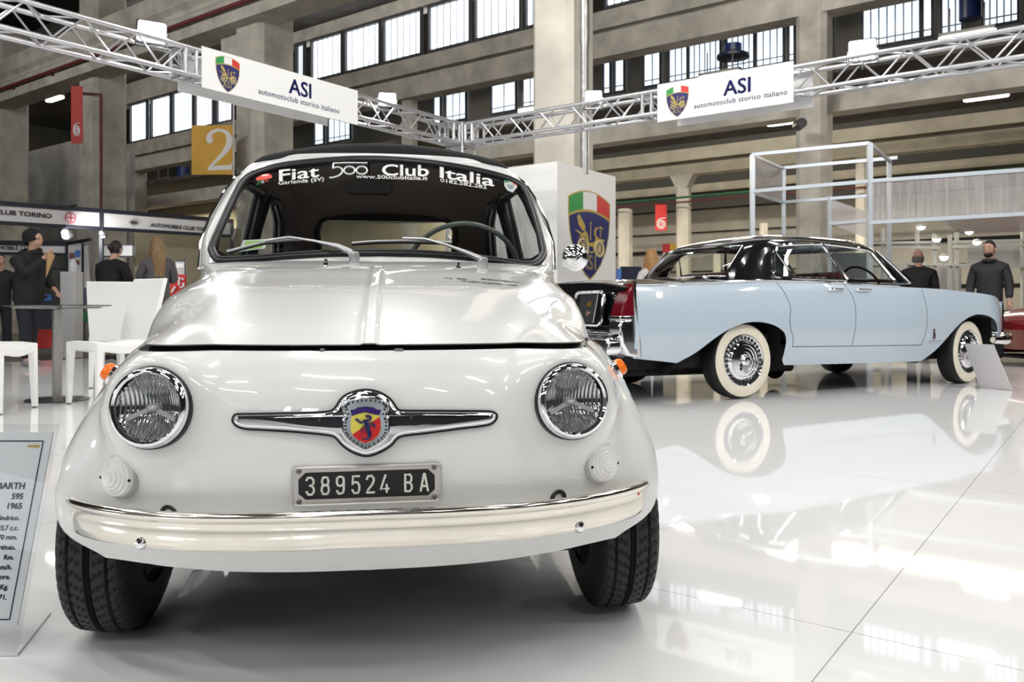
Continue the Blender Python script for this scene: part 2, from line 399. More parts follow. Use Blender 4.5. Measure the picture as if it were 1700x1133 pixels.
# horizontal concrete bands along the far wall
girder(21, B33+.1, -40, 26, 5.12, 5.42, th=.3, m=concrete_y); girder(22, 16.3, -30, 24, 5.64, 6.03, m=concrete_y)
sb = [MB() for _ in range(3)]
for k, z in enumerate((.6, 1.35, 2.1, 2.85, 3.6)):
    mb = MB(); hbox(mb, -40, 26, B33+.56, B33+.62, z, z+(.13 if k % 2 else .05)); struct(mb.build('trim_%d' % (30+k), gapm, smooth=False))
for px, w, z1, fl_ in ((1135, .44, 5.17, .20), (1190, .25, 2.6, 0), (1038, .45, 4.2, 0), (1432, .36, 5.17, 0), (1268, .26, 3.4, 0), (700, .8, 5.1, .3), (560, .9, 5.1, .3)):
    column(a_at(px, 16.5), 16.5, w, z1, flare=fl_, m=concrete_l)
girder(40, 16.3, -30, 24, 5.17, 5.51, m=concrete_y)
pb = MB(); pb.tube([W(-10, 15.85, 4.35), W(20, 15.85, 4.35)], .035, 8); tag(pb.build('green_pipe', mat('green_pipe_paint', (.02, .10, .05), .5)), 'green pipe running along the far gallery beam', 'pipe')
pb = MB(); pb.tube([W(-10, 15.85, 4.2), W(20, 15.85, 4.2)], .022, 8); tag(pb.build('fire_pipe', redpipe), 'thin dark red pipe just below the green pipe', 'pipe')
# left side wall panels
for px0, px1, b in ((-30, 128, 4.2), (40, 215, 6.5)):
    mb = MB(); hbox(mb, a_at(px0, b), a_at(px1, b), b, b+.2, -.09, 6.3); struct(mb.build('wall_left', mat('grey_panel_wall', (.33, .32, .30), .9, noise=.2, nscale=1.2), smooth=False))
    for z in (2.9, 4.1):
        mb = MB(); hbox(mb, a_at(px0, b), a_at(px1, b), b-.03, b, z, z+.04); struct(mb.build('trim_50', gapm, smooth=False))
mb = MB(); hbox(mb, -40, -9, 13.5, 13.8, -.09, 5.6); struct(mb.build('wall_left', mat('beige_back_wall', (.42, .375, .27), .9, noise=.1, nscale=1), smooth=False))
mb = MB(); hbox(mb, -40, 20, 24, 24.3, -.09, 12); struct(mb.build('wall_back', mat('far_dark_wall', (.09, .085, .08), .9), smooth=False))

# fluorescent lamps hung below the ceilings
lampglow = mat('lamp_diffuser', (1, .97, .9), .4, emit=9, ecol=(1, .95, .86))
lamph = mat('lamp_housing', (.30, .29, .27), .5)
def fluo(px, py, wpx, b, label, hang=.5):
    a = a_at(px, b); p = W(a, b); z = CH+(HOR-py)/F*p.y
    x0 = a_at(px-wpx/2, b); x1 = a_at(px+wpx/2, b); L = x1-x0
    t = thing('fluorescent_lamp', label, 'lamp', (p.x, p.y, z), math.atan2(A3.y, A3.x), 'fluorescent lamps of the hall')
    d = MB(); d.prism(rrect(L, .2, .09, 4), Matrix.Translation((0, 0, -.06)), .07); d.build('diffuser', lampglow, t, smooth=False)
    h = MB(); h.box((0, 0, .05), (L*.98, .16, .08)); h.build('housing', lamph, t, smooth=False)
    [MB().tube([(L*q, 0, .08), (L*q, 0, .08+hang)], .015, 6).build('hanger', lamph, t) for q in (-.3, .3)]
fluo(315, 68, 30, 4.5, 'fluorescent lamp just above the left end of the left banner')
fluo(91, 163, 24, 4.0, 'fluorescent lamp left of the red banner, under the crane beam')
fluo(271, 300, 27, B2+3, 'fluorescent lamp in the gallery left of the yellow number sign')
fluo(1043, 233, 50, B2+2.5, 'fluorescent lamp right of the central column, below the truss')
fluo(838, 262, 44, B2+4, 'fluorescent lamp left of the central column, over the car roof')
fluo(878, 181, 34, B2+4, 'fluorescent lamp touching the left edge of the central column')
fluo(1195, 124, 70, B2+1.5, 'long fluorescent lamp above the right banner')
fluo(1300, 202, 52, B2+2.2, 'fluorescent lamp under the right banner, by the grey column')
fluo(1605, 57, 96, B2+1.5, 'longest fluorescent lamp, above the right end of the truss')
fluo(1637, 159, 76, B2+2.2, 'fluorescent lamp at far right, below the concrete beam')
fluo(250, 36, 20, 3.6, 'small fluorescent lamp high up behind the left floodlight')
# area lights without fittings, added to brighten the gallery bays
for px, z in ((1200, 5.3), (1550, 5.3), (800, 5.3), (300, 5.2), (80, 5.0)):
    p = W(a_at(px, 12), 12, z); area('gallery_fill', p, 5, .3, 520, (0, 0, R(-36.3)), (1, .90, .72))
for px in (700, 1250, 250):
    p = W(a_at(px, 15), 15, 11.2); area('gallery_fill', p, 5, 1, 420, (0, 0, R(-36.3)), (1, .93, .82))
# blue ventilation ducts
blue = mat('blue_duct', (.012, .03, .12), .35)
def duct(px, py0, py1, b, wpx, label, disc=False):
    p = W(a_at(px, b), b); k = p.y/F; z0 = CH+(HOR-py1)*k; z1 = CH+(HOR-py0)*k; r = wpx/2*k
    t = thing('ventilation_duct', label, 'duct', (p.x, p.y, z0)); mb = MB(); mb.lathe([(r, 0), (r, z1-z0)], Matrix(), 20, cap=True); mb.build('pipe', blue, t)
    if disc:
        mb = MB(); mb.lathe([(.02, -.25), (r*1.9, -.22), (r*1.9, -.12), (r, 0.0)], Matrix(), 24, cap=True); mb.build('outlet', mat('dark_blue_outlet', (.008, .012, .04), .4), t)
duct(1217, 74, 86, B33-1, 28, 'blue air duct with dark round outlet above the right banner', True)
duct(1611, -20, 32, B33-1, 34, 'blue air duct at top right between two window bays')
duct(238, -5, 20, 5.5, 34, 'blue air duct at top left above the crane beam')
duct(304, 278, 300, 12, 20, 'blue air duct left of the yellow number sign')
# ================================================================ truss, banners, box, signs
alu = mat('truss_aluminium', (.60, .60, .62), .3, metal=.85)
white = mat('white_panel', (.90, .90, .89), .45)
def truss_run(d, length, label, side):
    """square lattice beam from the corner along hall direction d"""
    rz = math.atan2(d.y, d.x); t = thing('lighting_truss', label, 'truss', (C0.x, C0.y, 3.21), rz); h = .135
    for y in (-h, h):
        for z in (-h, h):
            m = MB(); m.tube([(.2, y, z), (length, y, z)], .025, 10); m.build('chord', alu, t)
    n = int((length-.2)/.5)
    for f in range(4):
        m = MB()
        for k in range(n):
            x0 = .22+k*.5; x1 = x0+.25; x2 = x0+.5
            P = {0: lambda x, s: (x, -h, s*h), 1: lambda x, s: (x, h, s*h), 2: lambda x, s: (x, s*h, h), 3: lambda x, s: (x, s*h, -h)}[f]
            m.tube([P(x0, -1), P(x1, 1)], .010, 6); m.tube([P(x1, 1), P(x2, -1)], .010, 6)
        m.build('lattice', alu, t)
    for x in ((.2, 3.0, 7.6) if side > 0 else (.2, 4.34, 6.6)):
        k = MB()
        for y in (-h, h):
            k.tube([(x, y, -h), (x, y, h)], .022, 8); k.tube([(x+.12, y, -h), (x+.12, y, h)], .022, 8)
        for z in (-h, h):
            k.tube([(x, -h, z), (x, h, z)], .022, 8); k.tube([(x+.12, -h, z), (x+.12, h, z)], .022, 8)
        k.tube([(x, -h, 0), (x+.12, -h, 0)], .015, 6)
        k.build('end_frame', alu, t)
    return t
truss_run(A3, 9.2, 'silver lattice truss running from the corner to the right, with the right banner', 1)
truss_run(-B3, 8.2, 'silver lattice truss running from the corner to the upper left, with the left banner', -1)
t = thing('corner_tower', 'silver lattice truss leg standing under the corner behind the white car', 'truss', (C0.x, C0.y, 0), math.atan2(A3.y, A3.x)); h = .135
for x in (-h, h):
    for y in (-h, h):
        m = MB(); m.tube([(x, y, .03), (x, y, 3.36)], .025, 10); m.build('chord', alu, t)
m = MB()
for k in range(12):
    z = .1+k*.24
    for P in (lambda s, z: (s*h, -h, z), lambda s, z: (s*h, h, z), lambda s, z: (-h, s*h, z), lambda s, z: (h, s*h, z)):
        m.tube([P(-1, z), P(1, z+.24)], .01, 6); m.tube([P(1, z), P(-1, z+.24)], .01, 6)
for z in (3.05, 3.36, 2.8):
    for s in (-h, h): m.tube([(s, -h, z), (s, h, z)], .025, 8); m.tube([(-h, s, z), (h, s, z)], .025, 8)
m.build('lattice', alu, t)
m = MB(); m.box((0, 0, .012), (.42, .42, .024)); m.build('base_plate', alu, t, smooth=False)

# shield emblem, drawn in its own plane: x -.5..5, y up
navy = mat('navy_print', (.012, .015, .13), .4); gold = mat('gold_print', (.50, .36, .08), .4); green = mat('green_print', (.02, .30, .07), .4)
red = mat('red_print', (.65, .03, .025), .4); wprint = mat('white_print', (.82, .82, .82), .4); tan_ = mat('pale_gold_print', (.62, .52, .25), .4)
def shield_half(y0=0):
    return [(.5, .40), (.5, .15), (.475, -.08), (.40, -.32), (.27, -.53), (.12, -.68), (0, -.76)]
def shield_outline(k=1.0, top=0.0):
    Rr = shield_half(); L = [(-x, y) for x, y in Rr[::-1][1:]]
    topc = [(-.5+i*.1, .40+.13*(1-((i-5)/5)**2)) for i in range(1, 10)]
    P = Rr+L+topc; return [(x*k, (y+.11)*k-.11) for x, y in P]
def shield(parent, M, s, inv=None):
    """M: plane frame (x right, y up, z towards viewer)"""
    def lay(name, polys, m, d, lab=None):
        mb = MB()
        for P in polys: mb.prism([(x*s, y*s) for x, y in P], M @ Matrix.Translation((0, 0, d*.001)), .0012)
        return mb.build(name, m, parent, smooth=False, world=inv)
    lay('emblem_border', [shield_outline(1.0)], gold, 1); lay('emblem_field', [shield_outline(.955)], navy, 3)
    def band(x0, x1):
        tp = lambda x: .385+.125*(1-(x/.48)**2); bt = lambda x: .16+.10*(1-(x/.48)**2); n = 6
        return [(x0+(x1-x0)*i/n, bt(x0+(x1-x0)*i/n)) for i in range(n+1)]+[(x1-(x1-x0)*i/n, tp(x1-(x1-x0)*i/n)) for i in range(n+1)]
    lay('emblem_band', [[(-.48+.96*i/12, .125+.10*(1-((-.48+.96*i/12)/.48)**2)) for i in range(13)]+[(.48-.96*i/12, .16+.10*(1-((.48-.96*i/12)/.48)**2)) for i in range(13)]], gold, 5)
    lay('emblem_green', [band(-.478, -.165)], green, 5); lay('emblem_white', [band(-.165, .165)], wprint, 5); lay('emblem_red', [band(.165, .478)], red, 5)
    # veteran carriage: hood, seat, body, bonnet, steering, wheels
    car = [[(-.30, .14), (-.25, .17), (-.12, .03), (-.11, -.04), (-.17, -.06), (-.27, .02)], [(-.36, -.06), (-.33, -.07), (-.2, -.13), (-.17, -.10), (-.28, -.06)],
           [(-.33, -.20), (-.25, -.15), (-.10, -.14), (-.06, -.24), (.0, -.27), (.17, -.27), (.17, -.22), (.36, -.17), (.36, -.15), (.14, -.13), (.10, -.2), (-.02, -.22), (-.06, -.08), (-.12, -.05)],
           [(.10, -.03), (.14, .02), (.22, .02), (.2, .0), (.15, -.01), (.14, -.1), (.2, -.13), (.14, -.14), (.1, -.1)], [(.22, .02), (.32, .0), (.32, .02), (.24, .05)], [(.24, -.12), (.26, -.12), (.27, .03), (.25, .03)],
           [(0.0, -.18), (.025, -.18), (.022, .05), (.05, .09), (.02, .08), (.0, .09), (.005, .05)], [(-.06, -.36), (.09, -.36), (.09, -.34), (-.06, -.34)], [(-.06, -.34), (-.045, -.34), (-.045, -.27), (-.06, -.27)], [(.075, -.34), (.09, -.34), (.09, -.27), (.075, -.27)]]
    lay('emblem_carriage', car, gold, 5)
    mb = MB()
    for cx, r in ((-.17, .115), (.22, .105)):
        c = [(cx+r*math.cos(a*math.pi/12), -.29+r*1.05*math.sin(a*math.pi/12)) for a in range(24)]
        mb.tube([M @ Vector((x*s, y*s, .007)) for x, y in c], .016*s, 6, closed=True)
        for k in range(6):
            a = math.pi*k/6; mb.tube([M @ Vector(((cx+r*math.cos(a))*s, (-.29+r*math.sin(a))*s, .007)), M @ Vector(((cx-r*math.cos(a))*s, (-.29-r*math.sin(a))*s, .007))], .007*s, 4)
    mb.build('emblem_wheel', tan_, parent, world=inv)
    mb = MB()
    for ch, cx, sl in (('A', -.13, .30), ('S', .015, .0), ('I', .125, -.05)):
        flat(mb, text2d(ch, .30*s, .006*s, sx=.8), lambda x, y: M @ Vector((x+cx*s, y-.60*s, .0062)))
    mb.build('emblem_letter', tan_, parent, smooth=False, world=inv)

bluetext = mat('blue_lettering', (.010, .018, .20), .4)
def banner(s0, s1, d, nrm, z0, z1, label, front):
    """printed board hung on the truss; d along the truss, nrm = outward"""
    p0 = C0+d*s0+nrm*.17; p1 = C0+d*s1+nrm*.17; right = (p1-p0).normalized()
    if right.x < 0: p0, p1 = p1, p0; right = -right
    L = (p1-p0).length; H = z1-z0; c = (p0+p1)/2
    M = frame((c.x, c.y, (z0+z1)/2), right, (0, 0, 1)); facing = M.to_3x3() @ Vector((0, 0, 1))
    t = thing('banner', label, 'banner', (c.x, c.y, z0), math.atan2(right.y, right.x), 'banners on the truss'); inv = TM(t)
    mb = MB(); mb.prism([(-L/2, -H/2), (L/2, -H/2), (L/2, H/2), (-L/2, H/2)], M @ Matrix.Translation((0, 0, -.012)), .012); mb.build('board', white, t, smooth=False, world=inv)
    if front:
        sh = MB(); shield(t, M @ Matrix.Translation((-L/2+(.26 if front == 1 else .30), .02, 0)), .29, inv)
        mb = MB(); flat(mb, text2d('ASI', .24, .006, sx=1.0), lambda x, y: M @ Vector((x+L*(.115 if front == 1 else .09), y-.035, .0015))); mb.build('lettering', bluetext, t, smooth=False, world=inv)
        mb = MB(); flat(mb, text2d('automotoclub storico italiano', (.083)*front_w[front], .0011, gap=1.08), lambda x, y: M @ Vector((x+L*(.125 if front == 1 else .09), y-.13, .0015))); mb.build('lettering', bluetext, t, smooth=False, world=inv)
front_w = {1: 1.0, 2: 1.06}
banner(3.22, 4.84, A3, -B3, 2.955, 3.405, 'white printed board with shield and blue lettering on the right truss', 1)
banner(3.32, 4.95, A3, B3, 2.955, 3.395, 'blank white board behind the right printed banner, seen below it', 0)
banner(2.17, 4.30, -B3, A3, 2.965, 3.385, 'white printed board with shield and blue lettering on the left truss', 2)
banner(2.35, 4.35, -B3, -A3, 2.965, 3.375, 'blank white board behind the left printed banner, seen below it', 0)

# floodlights on the truss
glow = mat('floodlight_glow', (1, 1, 1), .3, emit=45, ecol=(1, .99, .97)); black = mat('black_metal', (.015, .015, .016), .4)
TGT = Vector((.6, 4.0, .4))
def flood(d, s, w, label, power=20):
    p = C0+d*s+Vector((0, 0, 3.44)); aim = (Vector((TGT.x*.6, 1.5, .72))-p); aim.normalize()
    t = thing('floodlight', label, 'floodlight', p, 0, 'floodlights on the truss')
    X = aim.cross(Vector((0, 0, 1))).normalized(); Z = X.cross(aim); M = Matrix((X, -aim, Z)).transposed().to_4x4()
    mb = MB(); mb.prism(rrect(w, w*.78, .02), frame((0, 0, 0), X, Z) @ Matrix.Translation((0, 0, .0)), .09)
    mb.build('housing', black, t, smooth=False)
    mb = MB(); mb.prism(rrect(w*.92, w*.70, .02), frame(aim*.012, X, Z) @ Matrix.Translation((0, 0, -.006)), .012); mb.build('lamp_glass', glow, t, smooth=False)
    mb = MB(); mb.tube([X*(w*.54)+Vector((0, 0, 0)), X*(w*.54)+Vector((0, 0, -.15)), -X*(w*.54)+Vector((0, 0, -.15)), -X*(w*.54)], .012, 6); mb.tube([(0, 0, -.15), (0, 0, -.21)], .02, 8); mb.build('bracket', black, t)
    l = area('flood_beam', p+aim*.06, w*.9, w*.7, power); l.rotation_euler = aim.to_track_quat('-Z', 'Y').to_euler()
    l.data.spread = R(150)
flood(-B3, 4.74, .27, 'lit floodlight on the left truss, left of the printed banner')
flood(-B3, 1.49, .23, 'lit floodlight on the left truss, between banner and corner')
flood(A3, 2.23, .22, 'lit floodlight in front of the central column')
flood(A3, 5.51, .28, 'lit floodlight on the right truss, right of the printed banner')

# white box round the column with the big shield
def bxw(b0, b1, a0, a1, z1): pass
aB = a_at(925, 1.0)
pc = PX(925, 268, 12.6); rel = pc-C0; ac, bc = rel.dot(A3), rel.dot(B3)
bfar = b_at(1022, ac)
t = thing('display_box', 'tall white box around the column foot with a big shield emblem', 'display stand', W(ac-.9, (bc+bfar)/2), math.atan2(A3.y, A3.x)); inv = TM(t)
mb = MB()
for (a0, a1, b0, b1) in ((ac-1.95, ac, bc, bc+.03), (ac-.03, ac, bc+.03, bfar), (ac-1.95, ac-1.92, bc+.03, bfar), (ac-1.92, ac-.03, bfar-.03, bfar)): hbox(mb, a0, a1, b0, b1, -.02, pc.z)
mb.build('panel', white, t, smooth=False, world=inv)
bs = (b_at(943, ac)+b_at(1012.5, ac))/2; ws = b_at(1012.5, ac)-b_at(943, ac)
ps = W(ac, bs); zt = CH+(HOR-313)/F*W(ac, b_at(960, ac)).y; zb = CH+(HOR-466)/F*ps.y
M = frame((ps.x, ps.y, (zt+zb)/2), B3, (0, 0, 1)) @ Matrix.Diagonal((1, (zt-zb)/(ws*1.29), 1, 1)) @ Matrix.Translation((0, .115*ws, 0))
shield(t, M, ws, inv)

# numbered banners
def swirl(parent, M, s, m, inv=None):
    mb = MB(); P = [(s*(.30+.02*k/10)*math.cos(a)*(1-.0*k), s*(.34)*math.sin(a)) for k, a in [(k, R(k*12)) for k in range(30)]]
    for r in (.13, .23, .33): mb.tube([M @ Vector((r*s*math.cos(R(k*15)), r*s*1.05*math.sin(R(k*15)), .006)) for k in range(24)], .034*s, 6, closed=True)
    mb.tube([M @ Vector((x*s, y*s, .006)) for x, y in ((-.33, 0), (-.30, .22), (-.16, .42), (.08, .50), (.36, .50))], .036*s, 6)
    mb.build('figure_six', m, parent, world=inv)
def hang(px0, px1, py0, py1, b, dirx, m, label, cat='sign', digit=None, ncol=None, name='hanging_banner', th=.02):
    a0, a1 = a_at(px0, b), a_at(px1, b); p = W((a0+a1)/2, b); k = p.y/F; z1 = CH+(HOR-py0)*k; z0 = CH+(HOR-py1)*k; w_ = (px1-px0)*k; h_ = z1-z0
    t = thing(name, label, cat, (p.x, p.y, z0), 0); M = Matrix.Translation((0, 0, h_/2)) @ Matrix.Rotation(R(90), 4, 'X')
    mb = MB(); mb.prism([(-w_/2, -h_/2), (w_/2, -h_/2), (w_/2, h_/2), (-w_/2, h_/2)], M @ Matrix.Translation((0, 0, -th)), th); mb.build('cloth', m, t, smooth=False)
    return t, M, w_, h_
redb = mat('red_banner_cloth', (.55, .06, .045), .6, noise=.08, nscale=3)
t, M, w_, h_ = hang(118, 137, 143, 238, 1.0, 0, redb, 'narrow red banner with a white figure on the left column'); swirl(t, M @ Matrix.Translation((0, -h_*.28, 0)) @ Matrix.Diagonal((.62, 1, 1, 1)), w_*1.3, wprint)
t, M, w_, h_ = hang(1088, 1107, 340, 383, 15.8, 0, mat('bright_red_banner', (.72, .04, .04), .6), 'small red banner with a white figure by the far flared column'); swirl(t, M @ Matrix.Translation((0, -h_*.26, 0)), w_*1.1, wprint)
yel = mat('mustard_banner', (.52, .29, .035), .6, noise=.1, nscale=2)
t, M, w_, h_ = hang(319, 388, 208, 290, 1.2, 0, yel, 'mustard yellow hanging sign with a large pale number two')
M2 = M
mb = MB(); two = [(-.22, .20), (-.20, .29), (-.10, .38), (.03, .40), (.16, .34), (.21, .22), (.19, .08), (.08, -.08), (-.08, -.24), (-.20, -.36)]
tw = [.055, .06, .045, .035, .055, .085, .085, .06, .04, .03]; sc = h_*1.0; n_ = 6; SP = spline(two, n_)
rw = [float(np.interp(k/n_, range(10), tw)) for k in range(len(SP))]
mb.tube([(p.x*sc+w_*.16, p.y*sc, 0) for p in SP], [r_*sc*.75 for r_ in rw], 10); mb.sphere((-.19*sc+w_*.16, .20*sc, 0), .07*sc)
mb.v = [(x, y, z*.12) for x, y, z in mb.v]
mb.prism([((-.24)*sc+w_*.16, -.42*sc), (.25*sc+w_*.16, -.40*sc), (.28*sc+w_*.16, -.22*sc), (.24*sc+w_*.16, -.30*sc), (-.2*sc+w_*.16, -.33*sc)], Matrix(), .006)
mb.v = [tuple(M @ Vector(v)) for v in mb.v]
mb.build('figure_two', mat('pale_figure', (.62, .60, .58), .6), t)
mb = MB(); mb.tube([(w_/2+.02, -.02, -.25), (w_/2+.02, -.02, h_+.9)], .02, 8); mb.build('hanging_wire', steel, t)
# ================================================================ the small white car
FX0, FY0, FA = -.324, 1.944, R(7.83); FC, FS = math.cos(FA), math.sin(FA)
car = thing('small_car', 'small white vintage two-door car facing the camera, front and centre', 'car', (FX0, FY0, 0), FA)
paint = mat('white_car_paint', (.82, .832, .815), .28, coat=1.0, spec=.5, coatr=.02)
chrome = mat('chrome', (.86, .86, .88), .045, metal=1); chrome_r = mat('worn_chrome', (.84, .835, .82), .14, metal=1, noise=.06, nscale=9)
rubber = mat('black_rubber', (.012, .012, .014), .38); blk = mat('black_interior', (.020, .017, .015), .8)
cabin = mat('dark_brown_headliner', (.24, .205, .185), .85); tyre_m = mat('tyre_rubber', (.016, .016, .017), .55, bump=.15, bscale=300)
def fray(px, py):
    dx, dz = (px-850)/F, (HOR-py)/F
    o = Vector((FC*(-FX0)+FS*(-FY0), FS*FX0-FC*FY0, CH)); d = Vector((FC*dx+FS, -FS*dx+FC, dz)); return o, d
def fat(px, py, y):
    o, d = fray(px, py); return o+d*((y-o.y)/d.y)
def fhit(px, py, fn, off=0, y0=0.0):
    """meet the surface y = fn(x, z); off lifts it towards the camera"""
    y = y0
    for _ in range(14):
        p = fat(px, py, y); y = y+.7*(fn(p.x, p.z)-off-y)
    return fat(px, py, y)
def wsy(x, z): return .50+(z-.86)*1.16+.45*x*x
REAR = ((1.0, 1.4), (.985, 1.9), (.90, 2.2), (.66, 2.35), (.33, 2.41), (0, 2.42))
NET = [
 (.234, [(0, -.43), (.13, -.425), (.25, -.405), (.36, -.365), (.43, -.328), (.49, -.295), (.54, -.265), (.575, -.19), (.60, 0), (.62, .2), (.63, .5), (.635, .9)]),
 (.30, [(0, -.462), (.13, -.457), (.25, -.437), (.36, -.397), (.445, -.352), (.51, -.318), (.590, -.288), (.620, -.2), (.652, 0), (.668, .2), (.668, .5), (.665, .9)]),
 (.40, [(0, -.488), (.13, -.484), (.25, -.463), (.365, -.42), (.452, -.372), (.515, -.318), (.591, -.280), (.623, -.195), (.655, 0), (.672, .2), (.67, .5), (.665, .9)]),
 (.50, [(0, -.492), (.13, -.488), (.25, -.466), (.365, -.42), (.45, -.362), (.508, -.292), (.566, -.222), (.600, -.125), (.632, 0), (.655, .2), (.66, .5), (.655, .9)]),
 (.57, [(0, -.478), (.13, -.473), (.25, -.45), (.36, -.40), (.44, -.33), (.495, -.25), (.53, -.17), (.56, -.09), (.587, 0), (.625, .2), (.645, .5), (.645, .9)]),
 (.615, [(0, -.45), (.13, -.444), (.25, -.419), (.355, -.362), (.425, -.285), (.475, -.20), (.505, -.13), (.532, -.065), (.556, .01), (.598, .2), (.632, .5), (.638, .9)]),
 (.640, [(0, -.422), (.13, -.415), (.25, -.387), (.348, -.327), (.415, -.245), (.46, -.165), (.488, -.096), (.511, -.037), (.530, .028), (.570, .22), (.618, .5), (.633, .9)]),
 (.647, [(0, -.412), (.13, -.405), (.25, -.377), (.344, -.317), (.41, -.238), (.455, -.158), (.480, -.092), (.502, -.034), (.519, .03), (.56, .22), (.614, .5), (.63, .9)]),
 (.69, [(0, -.32), (.13, -.31), (.25, -.278), (.335, -.228), (.395, -.163), (.434, -.104), (.467, -.052), (.494, .0), (.514, .064), (.548, .24), (.604, .5), (.62, .9)]),
 (.735, [(0, -.19), (.12, -.18), (.23, -.15), (.32, -.105), (.376, -.05), (.423, .0), (.461, .045), (.492, .10), (.515, .17), (.550, .33), (.594, .55), (.61, .9)]),
 (.76, [(0, -.10), (.12, -.09), (.225, -.062), (.31, -.018), (.367, .034), (.413, .083), (.451, .13), (.481, .187), (.506, .253), (.538, .39), (.582, .58), (.603, .9)]),
 (.785, [(0, .02), (.12, .03), (.22, .055), (.30, .098), (.355, .146), (.398, .196), (.436, .246), (.467, .297), (.492, .35), (.522, .45), (.568, .62), (.597, .9)]),
 (.808, [(0, .13), (.11, .137), (.205, .155), (.28, .192), (.338, .236), (.38, .28), (.417, .328), (.449, .375), (.476, .42), (.508, .505), (.553, .66), (.592, .9)]),
 (.823, [(0, .22), (.11, .226), (.2, .243), (.275, .275), (.33, .315), (.37, .355), (.405, .397), (.436, .438), (.463, .478), (.50, .545), (.548, .68), (.590, .9)]),
 (.84, [(0, .32), (.1, .325), (.19, .34), (.27, .37), (.327, .402), (.37, .437), (.41, .472), (.445, .507), (.475, .54), (.515, .595), (.555, .71), (.589, .9)]),
 (.857, [(0, .45), (.1, .454), (.19, .468), (.27, .49), (.335, .518), (.39, .547), (.44, .577), (.475, .60), (.50, .616), (.535, .65), (.565, .73), (.59, .9)])]
def ext(z, P):
    xs = P[-1][0]; k = max(0, z-.4)*.42; nf = 1-.10*max(0, (z-.70)/.157)
    return [(x, y, z) for x, y in P]+[(xs*fx*nf, y-k*(y-1.2)/1.2, z) for fx, y in REAR]
NX, NZ = 9, 7
def net(levels, nx, nz):
    rows = [spline(L, nx) for L in levels]; cols = [spline([r[i] for r in rows], nz) for i in range(len(rows[0]))]
    return [[cols[i][j] for i in range(len(cols))] for j in range(len(cols[0]))]       # [row z][col s]
BODY = net([ext(z, P) for z, P in NET], NX, NZ)
HLX, HLZ, HLR = .384, .542, .0725
def hl_plane(x): return -.433+.20*(abs(x)-HLX)
def pod(p):
    r = math.hypot(p.x-HLX, p.z-HLZ)
    if r < .16 and p.y < -.1:
        k = max(0, min(1, 1-(r-.078)/.072)); k = k*k*(3-2*k); t = hl_plane(p.x)+.006
        return Vector((p.x, p.y+(t-p.y)*k, p.z))
    return p
BODY = [[pod(p) for p in row] for row in BODY]
_bp = np.array([[p.x, p.y, p.z] for row in BODY for p in row if p.y < .7])
def ybody(x, z):
    d = (_bp[:, 0]-abs(x))**2+(_bp[:, 2]-z)**2; i = np.argpartition(d, 5)[:5]; wt = 1/(d[i]+1e-7); return float((wt*_bp[i, 1]).sum()/wt.sum())
def normals(G):
    n = len(G); m = len(G[0]); out = []
    for j in range(n):
        row = []
        for i in range(m):
            a = G[j][min(i+1, m-1)]-G[j][max(i-1, 0)]; b = G[min(j+1, n-1)][i]-G[max(j-1, 0)][i]; v = a.cross(b)
            row.append(v.normalized() if v.length > 1e-9 else Vector((0, -1, 0)))
        out.append(row)
    return out
BN = normals(BODY)
def offs(G, N, d): return [[G[j][i]+N[j][i]*d for i in range(len(G[0]))] for j in range(len(G))]
_t = BODY[20][0]+BN[20][0]*.1
OUT = 1 if _t.y < BODY[20][0].y else -1
def mir(G): return [[Vector((-p.x, p.y, p.z)) for p in row] for row in G]
JL = 6*NZ; JB = 7*NZ; JC = 13*NZ; IB = 8*NX      # rows: top of nose, bonnet lip, bonnet rear edge; column: bonnet side edge
ARCH = [(.30, .26), (1.84, .26)]
AR = ((0.0, .26, .287), (1.84, .26, .30))
def sd(p):
    d = min(math.hypot(p.y-cy, p.z-cz)-ra for cy, cz, ra in AR)
    return min(d, math.hypot(p.x-HLX, p.z-HLZ)-.064) if p.y < -.2 else d
def cut_arch(G, keep):
    """clip round the wheel arches; nodes inside slide along the grid to the arch circle"""
    n, m = len(G), len(G[0]); D = [[sd(p) for p in row] for row in G]; G2 = [list(r) for r in G]
    for j in range(n):
        for i in range(m):
            if D[j][i] < 0:
                best = None
                for dj, di in ((0, 1), (0, -1), (1, 0), (-1, 0), (1, 1), (1, -1), (-1, 1), (-1, -1)):
                    a, b = j+dj, i+di
                    if 0 <= a < n and 0 <= b < m and D[a][b] >= 0:
                        t = D[j][i]/(D[j][i]-D[a][b]); q = G[j][i].lerp(G[a][b], t); d = (q-G[j][i]).length
                        if best is None or d < best[0]: best = (d, q)
                if best: G2[j][i] = best[1]
    def kp(j, i):
        if D[j][i] < 0 and D[j+1][i] < 0 and D[j][i+1] < 0 and D[j+1][i+1] < 0: return False
        return keep(j, i)
    return G2, kp
def body_keep(j, i):
    if j < JL: return True
    if i >= IB: return True
    return j >= JC
G2, kp = cut_arch(BODY, body_keep)
mb = MB(); mb.grid(G2, keep=kp); mb.grid(mir(G2), keep=kp)
# rolled top edge of the nose panel
lip = [[BODY[JL][i]+Vector((0, k*.009, -.004*k*k)) for i in range(IB+1)] for k in (0, .5, 1, 1.6)]
mb.grid(lip); mb.grid(mir(lip))
mb.build('body', paint, car, angle=50, clean=True)
# bonnet with rolled lip and a raised centre bead
BG = [[BODY[j][i]+BN[j][i]*OUT*.005 for i in range(IB+1)] for j in range(JB, JC+1)]
def bead(p):
    k = max(0, min(1, (.017-abs(p.x))/.006)); return p+Vector((0, -.0022, .0026))*k
def subcols(G):
    """add columns near the centre line for the bead"""
    out = []
    for row in G:
        f = []; a, b = row[0], row[1]
        xs = [0, .006, .010, .013, .0155, .019]; r = [a+(b-a)*(x/b.x) for x in xs if x < b.x*.98]; out.append([bead(p) for p in r]+row[1:])
    return out
